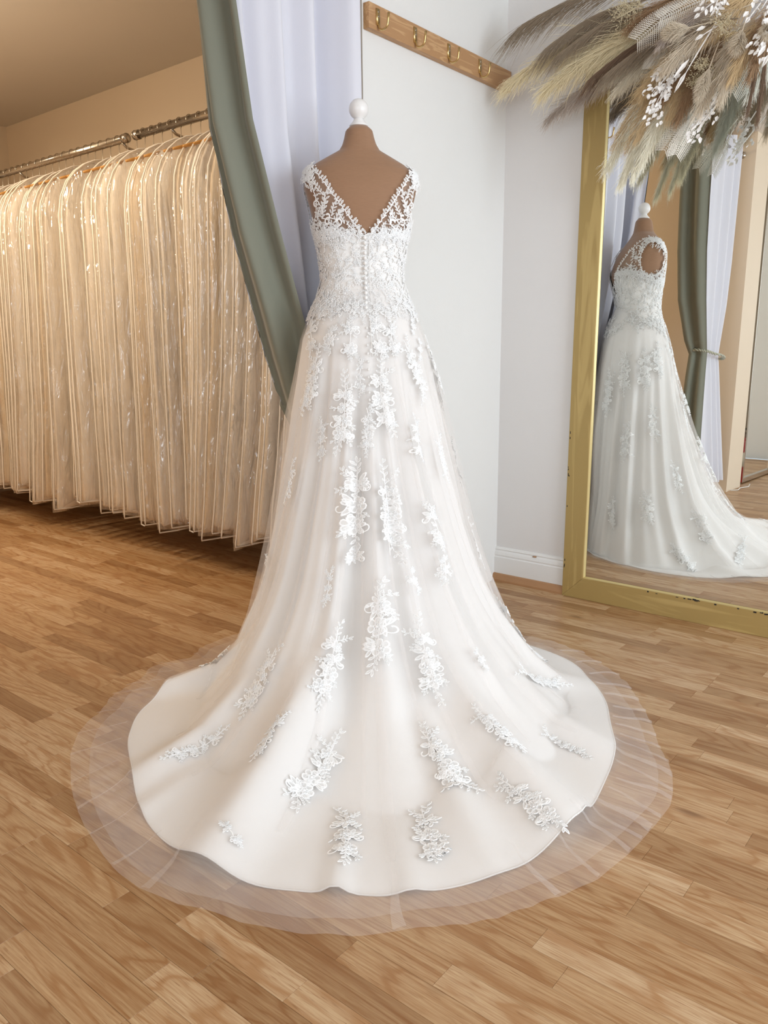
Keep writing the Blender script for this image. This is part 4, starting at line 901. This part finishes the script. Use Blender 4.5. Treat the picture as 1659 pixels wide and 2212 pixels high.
for (typ, ax, ay, az, bx_, by_, bz, wd, cname) in FLW:
    a, b = Vector((ax, ay, az))-FBASE, Vector((bx_, by_, bz))-FBASE; d = (b-a); L = d.length; dn = d.normalized(); g = G()
    droop = 0.10*L if typ in ('pampas', 'grass') else 0.02*L
    st = lambda u: a + d*u + Vector((0, 0, 1))*droop*math.sin(math.pi*u)*0.9
    g.tube([st(u) for u in np.linspace(-0.1 if typ != 'buds' else 0, 0.97, 9)], [0.0022]*5+[0.0018, 0.0014, 0.001, 0.0006], 5)
    side = dn.cross(Vector((0.55, -0.8, 0.1))).normalized()
    if typ in ('pampas', 'grass'):
        n = int((620 if typ == 'pampas' else 330)*min(1.5, 0.5+L/0.35))
        for i in range(n):
            u = fr_.uniform(0.12, 1.0); p = st(u); tg = (st(min(1, u+0.05))-st(u-0.05)).normalized()
            if typ == 'pampas':
                sp = fr_.gauss(0, 0.34)*(1.15-0.75*u); dirv = (tg+side*sp+rvec(0.14)+DOWN*0.16).normalized(); ln = wd*fr_.uniform(0.45, 1.25)*(1.15-0.6*u); w0 = 0.0016
                crv = DOWN*0.35+rvec(0.15)
            else:
                dirv = (tg+DOWN*fr_.uniform(0.0, 0.35)+rvec(0.06)).normalized(); ln = wd*fr_.uniform(0.9, 2.0)*(1.1-0.4*u); w0 = 0.0013; crv = DOWN*0.75+rvec(0.1)
            pts = [p+dirv*ln*q+crv*ln*q*q*0.45 for q in (0, 0.25, 0.5, 0.75, 1.0)]
            ribbon(g, pts, w0)
            if typ == 'pampas' and i % 2 == 0:
                for q in (1, 2, 3):
                    dd = (dirv+rvec(0.4)+DOWN*0.2).normalized(); ribbon(g, [pts[q], pts[q]+dd*ln*0.16, pts[q]+(dd+DOWN*0.35)*ln*0.28], 0.001)
    elif typ == 'tail':
        for i in range(700):
            u = fr_.uniform(0.45, 1.0); p = st(u); rr = wd*0.5*math.sin(math.pi*min(1, max(0.05, (u-0.42)/0.6)))**0.7; q = (rvec(1.0)); q -= dn*q.dot(dn); q = q.normalized()
            ribbon(g, [p+q*rr*0.15, p+q*rr*0.8+dn*0.008+rvec(0.002), p+q*rr*1.3+dn*0.02+rvec(0.003)], 0.0011)
    elif typ == 'fern':
        n = 24
        for i in range(n):
            u = 0.12+0.86*i/n; p = st(u); ln = wd*0.62*math.sin(math.pi*min(1, 0.18+0.82*(1-u)))**0.8*sstep(0.05, 0.4, u)+0.004
            for s_ in (-1, 1):
                dv = (side*s_+dn*0.55+DOWN*0.12).normalized(); m_ = 9
                ribbon(g, [p, p+dv*ln*0.5, p+dv*ln+DOWN*ln*0.1], 0.0022)
                for j in range(2, m_):
                    q = p+dv*ln*j/m_; l2 = ln*0.16*(1.15-j/m_)
                    for s2 in (-1, 1): ribbon(g, [q, q+(dn*s2+dv*0.6).normalized()*l2], 0.0022)
    elif typ == 'ruscus':
        n = int(18+L*130)
        for i in range(n):
            u = fr_.uniform(0.15, 1.0); p = st(u)+side*fr_.uniform(-0.5, 0.5)*wd+rvec(0.004); dv = (dn+rvec(0.55)).normalized()
            leafblade(g, p, dv, fr_.uniform(0.014, 0.024), fr_.uniform(0.009, 0.014), Vector((0.5, -0.8, 0.3))+rvec(0.3))
    elif typ == 'pods':
        leafblade(g, st(0.72), dn, L*0.36, 0.013, Vector((0.5, -0.8, 0.3))); leafblade(g, st(0.72)+dn*0.001, dn, L*0.36, 0.010, Vector((-0.2, -0.6, 0.9)))
        if wd > 0.017: leafblade(g, st(0.55)+side*wd*0.7, (dn+side*0.2), L*0.36, 0.014, Vector((0.5, -0.8, 0.3)))
    else:
        for i in range(150):
            u = fr_.uniform(0.2, 1.0); c = st(u)+side*fr_.gauss(0, 0.30)*wd+rvec(0.006); r_ = fr_.uniform(0.0016, 0.0032); k = len(g.v)
            g.v += [tuple(c+Vector(q)*r_) for q in ((1, 0, 0), (-1, 0, 0), (0, 1, 0), (0, -1, 0), (0, 0, 1), (0, 0, -1))]
            g.f += [(k, k+2, k+4), (k+2, k+1, k+4), (k+1, k+3, k+4), (k+3, k, k+4), (k+2, k, k+5), (k+1, k+2, k+5), (k+3, k+1, k+5), (k, k+3, k+5)]
            if i % 3 == 0: ribbon(g, [st(u*0.8), c], 0.0012)
    o = g.build(NAMES[typ], M['f_'+cname], fa_, smooth=(typ not in ('ruscus', 'pods')))
# hidden wire-and-foam mount that ties the stems to the wall above the mirror
rows = []
for i in range(9):
    q = i/8; rr = 0.045*math.sin(math.pi*(0.08+0.84*q))**0.5; rows.append([(-0.22+0.62*q, 0.0+rr*math.cos(2*math.pi*k/12)*0.9, 0.02+rr*math.sin(2*math.pi*k/12)*(1+0.2*math.sin(5*q+k))) for k in range(12)])
g = G().grid(rows, True); g.f += [tuple(range(12))[::-1], tuple(range(96, 108))]
for x in (-0.1, 0.3): g.tube([(x, 0.06, 0.02), (x, YW-FBASE.y, 0.02)], 0.004, 6)
g.build('mount', M['f_brown'], fa_)

# ------------------------------------------------------------------ seen only in the mirror: sliding mirror door, closet gap, fire extinguisher
sd_ = thing('sliding_mirror_door', 'tall sliding mirror door in a silver frame beside the cream wall end', 'mirror door', (XH-0.06, -1.3, 0))
bevel(G().box((-0.015, 0.455, 0.01), (0.03, 0.48, 2.35)).build('frame_stile', M['chrome'], sd_, False), 0.003)
bevel(G().box((-0.015, -0.48, 0.01), (0.03, -0.455, 2.35)).build('frame_stile', M['chrome'], sd_, False), 0.003)
bevel(G().box((-0.015, -0.455, 0.01), (0.03, 0.455, 0.05)).build('frame_rail', M['chrome'], sd_, False), 0.003)
bevel(G().box((-0.015, -0.455, 2.31), (0.03, 0.455, 2.35)).build('frame_rail', M['chrome'], sd_, False), 0.003)
G().box((-0.012, -0.455, 0.05), (0.012, 0.455, 2.31)).build('glass', M['mirror'], sd_, False)
struct(G().box((XH-0.12, -1.80, 2.36), (XH, -0.655, ZC)).build('wall_closet_header', M['store'], smooth=False))
struct(G().box((XH-0.5, YB, 0), (XH, -1.80, ZC)).build('wall_closet_end', M['store'], smooth=False))
fx = thing('fire_extinguisher', 'red fire extinguisher in the dark gap by the sliding mirror door', 'fire extinguisher', (XH-0.10, -0.745, 0))
M['red'] = plain('red_enamel', srgb(176, 26, 30), 0.3); M['tagp'] = plain('pale_label', srgb(225, 220, 205), 0.6)
G().lathe([(0.05, 0.0), (0.055, 0.01), (0.055, 0.34), (0.045, 0.375), (0.02, 0.395), (0.016, 0.41)], (0, 0, 0), 20).build('cylinder', M['red'], fx)
G().lathe([(0.0555, 0.14), (0.0556, 0.26)], (0, 0, 0), 20).build('label_band', M['tagp'], fx)
g = G(); g.tube([(0, 0, 0.40), (0, 0, 0.44)], 0.014, 10); g.build('valve', M['brass'], fx)
G().tube([(-0.01, 0, 0.44), (0.03, 0, 0.455), (0.075, 0, 0.46)], 0.008, 8).build('handle', M['black'], fx)
G().tube([(0.012, 0, 0.43), (0.04, 0.02, 0.42), (0.06, 0.03, 0.33), (0.062, 0.02, 0.2), (0.062, 0.01, 0.14)], 0.007, 8).build('hose', M['black'], fx)
M['cable'] = plain('white_cable', srgb(230, 226, 218), 0.5)
o = G().tube([(XH+0.02, -0.34, 0.012), (XH+0.05, -0.44, 0.006), (XH+0.03, -0.55, 0.006), (XH+0.06, -0.68, 0.006), (XH+0.03, -0.82, 0.006)], 0.004, 6).build('power_cable', M['cable']); tag(o, 'thin white cable on the floor along the cream wall end', 'cable')
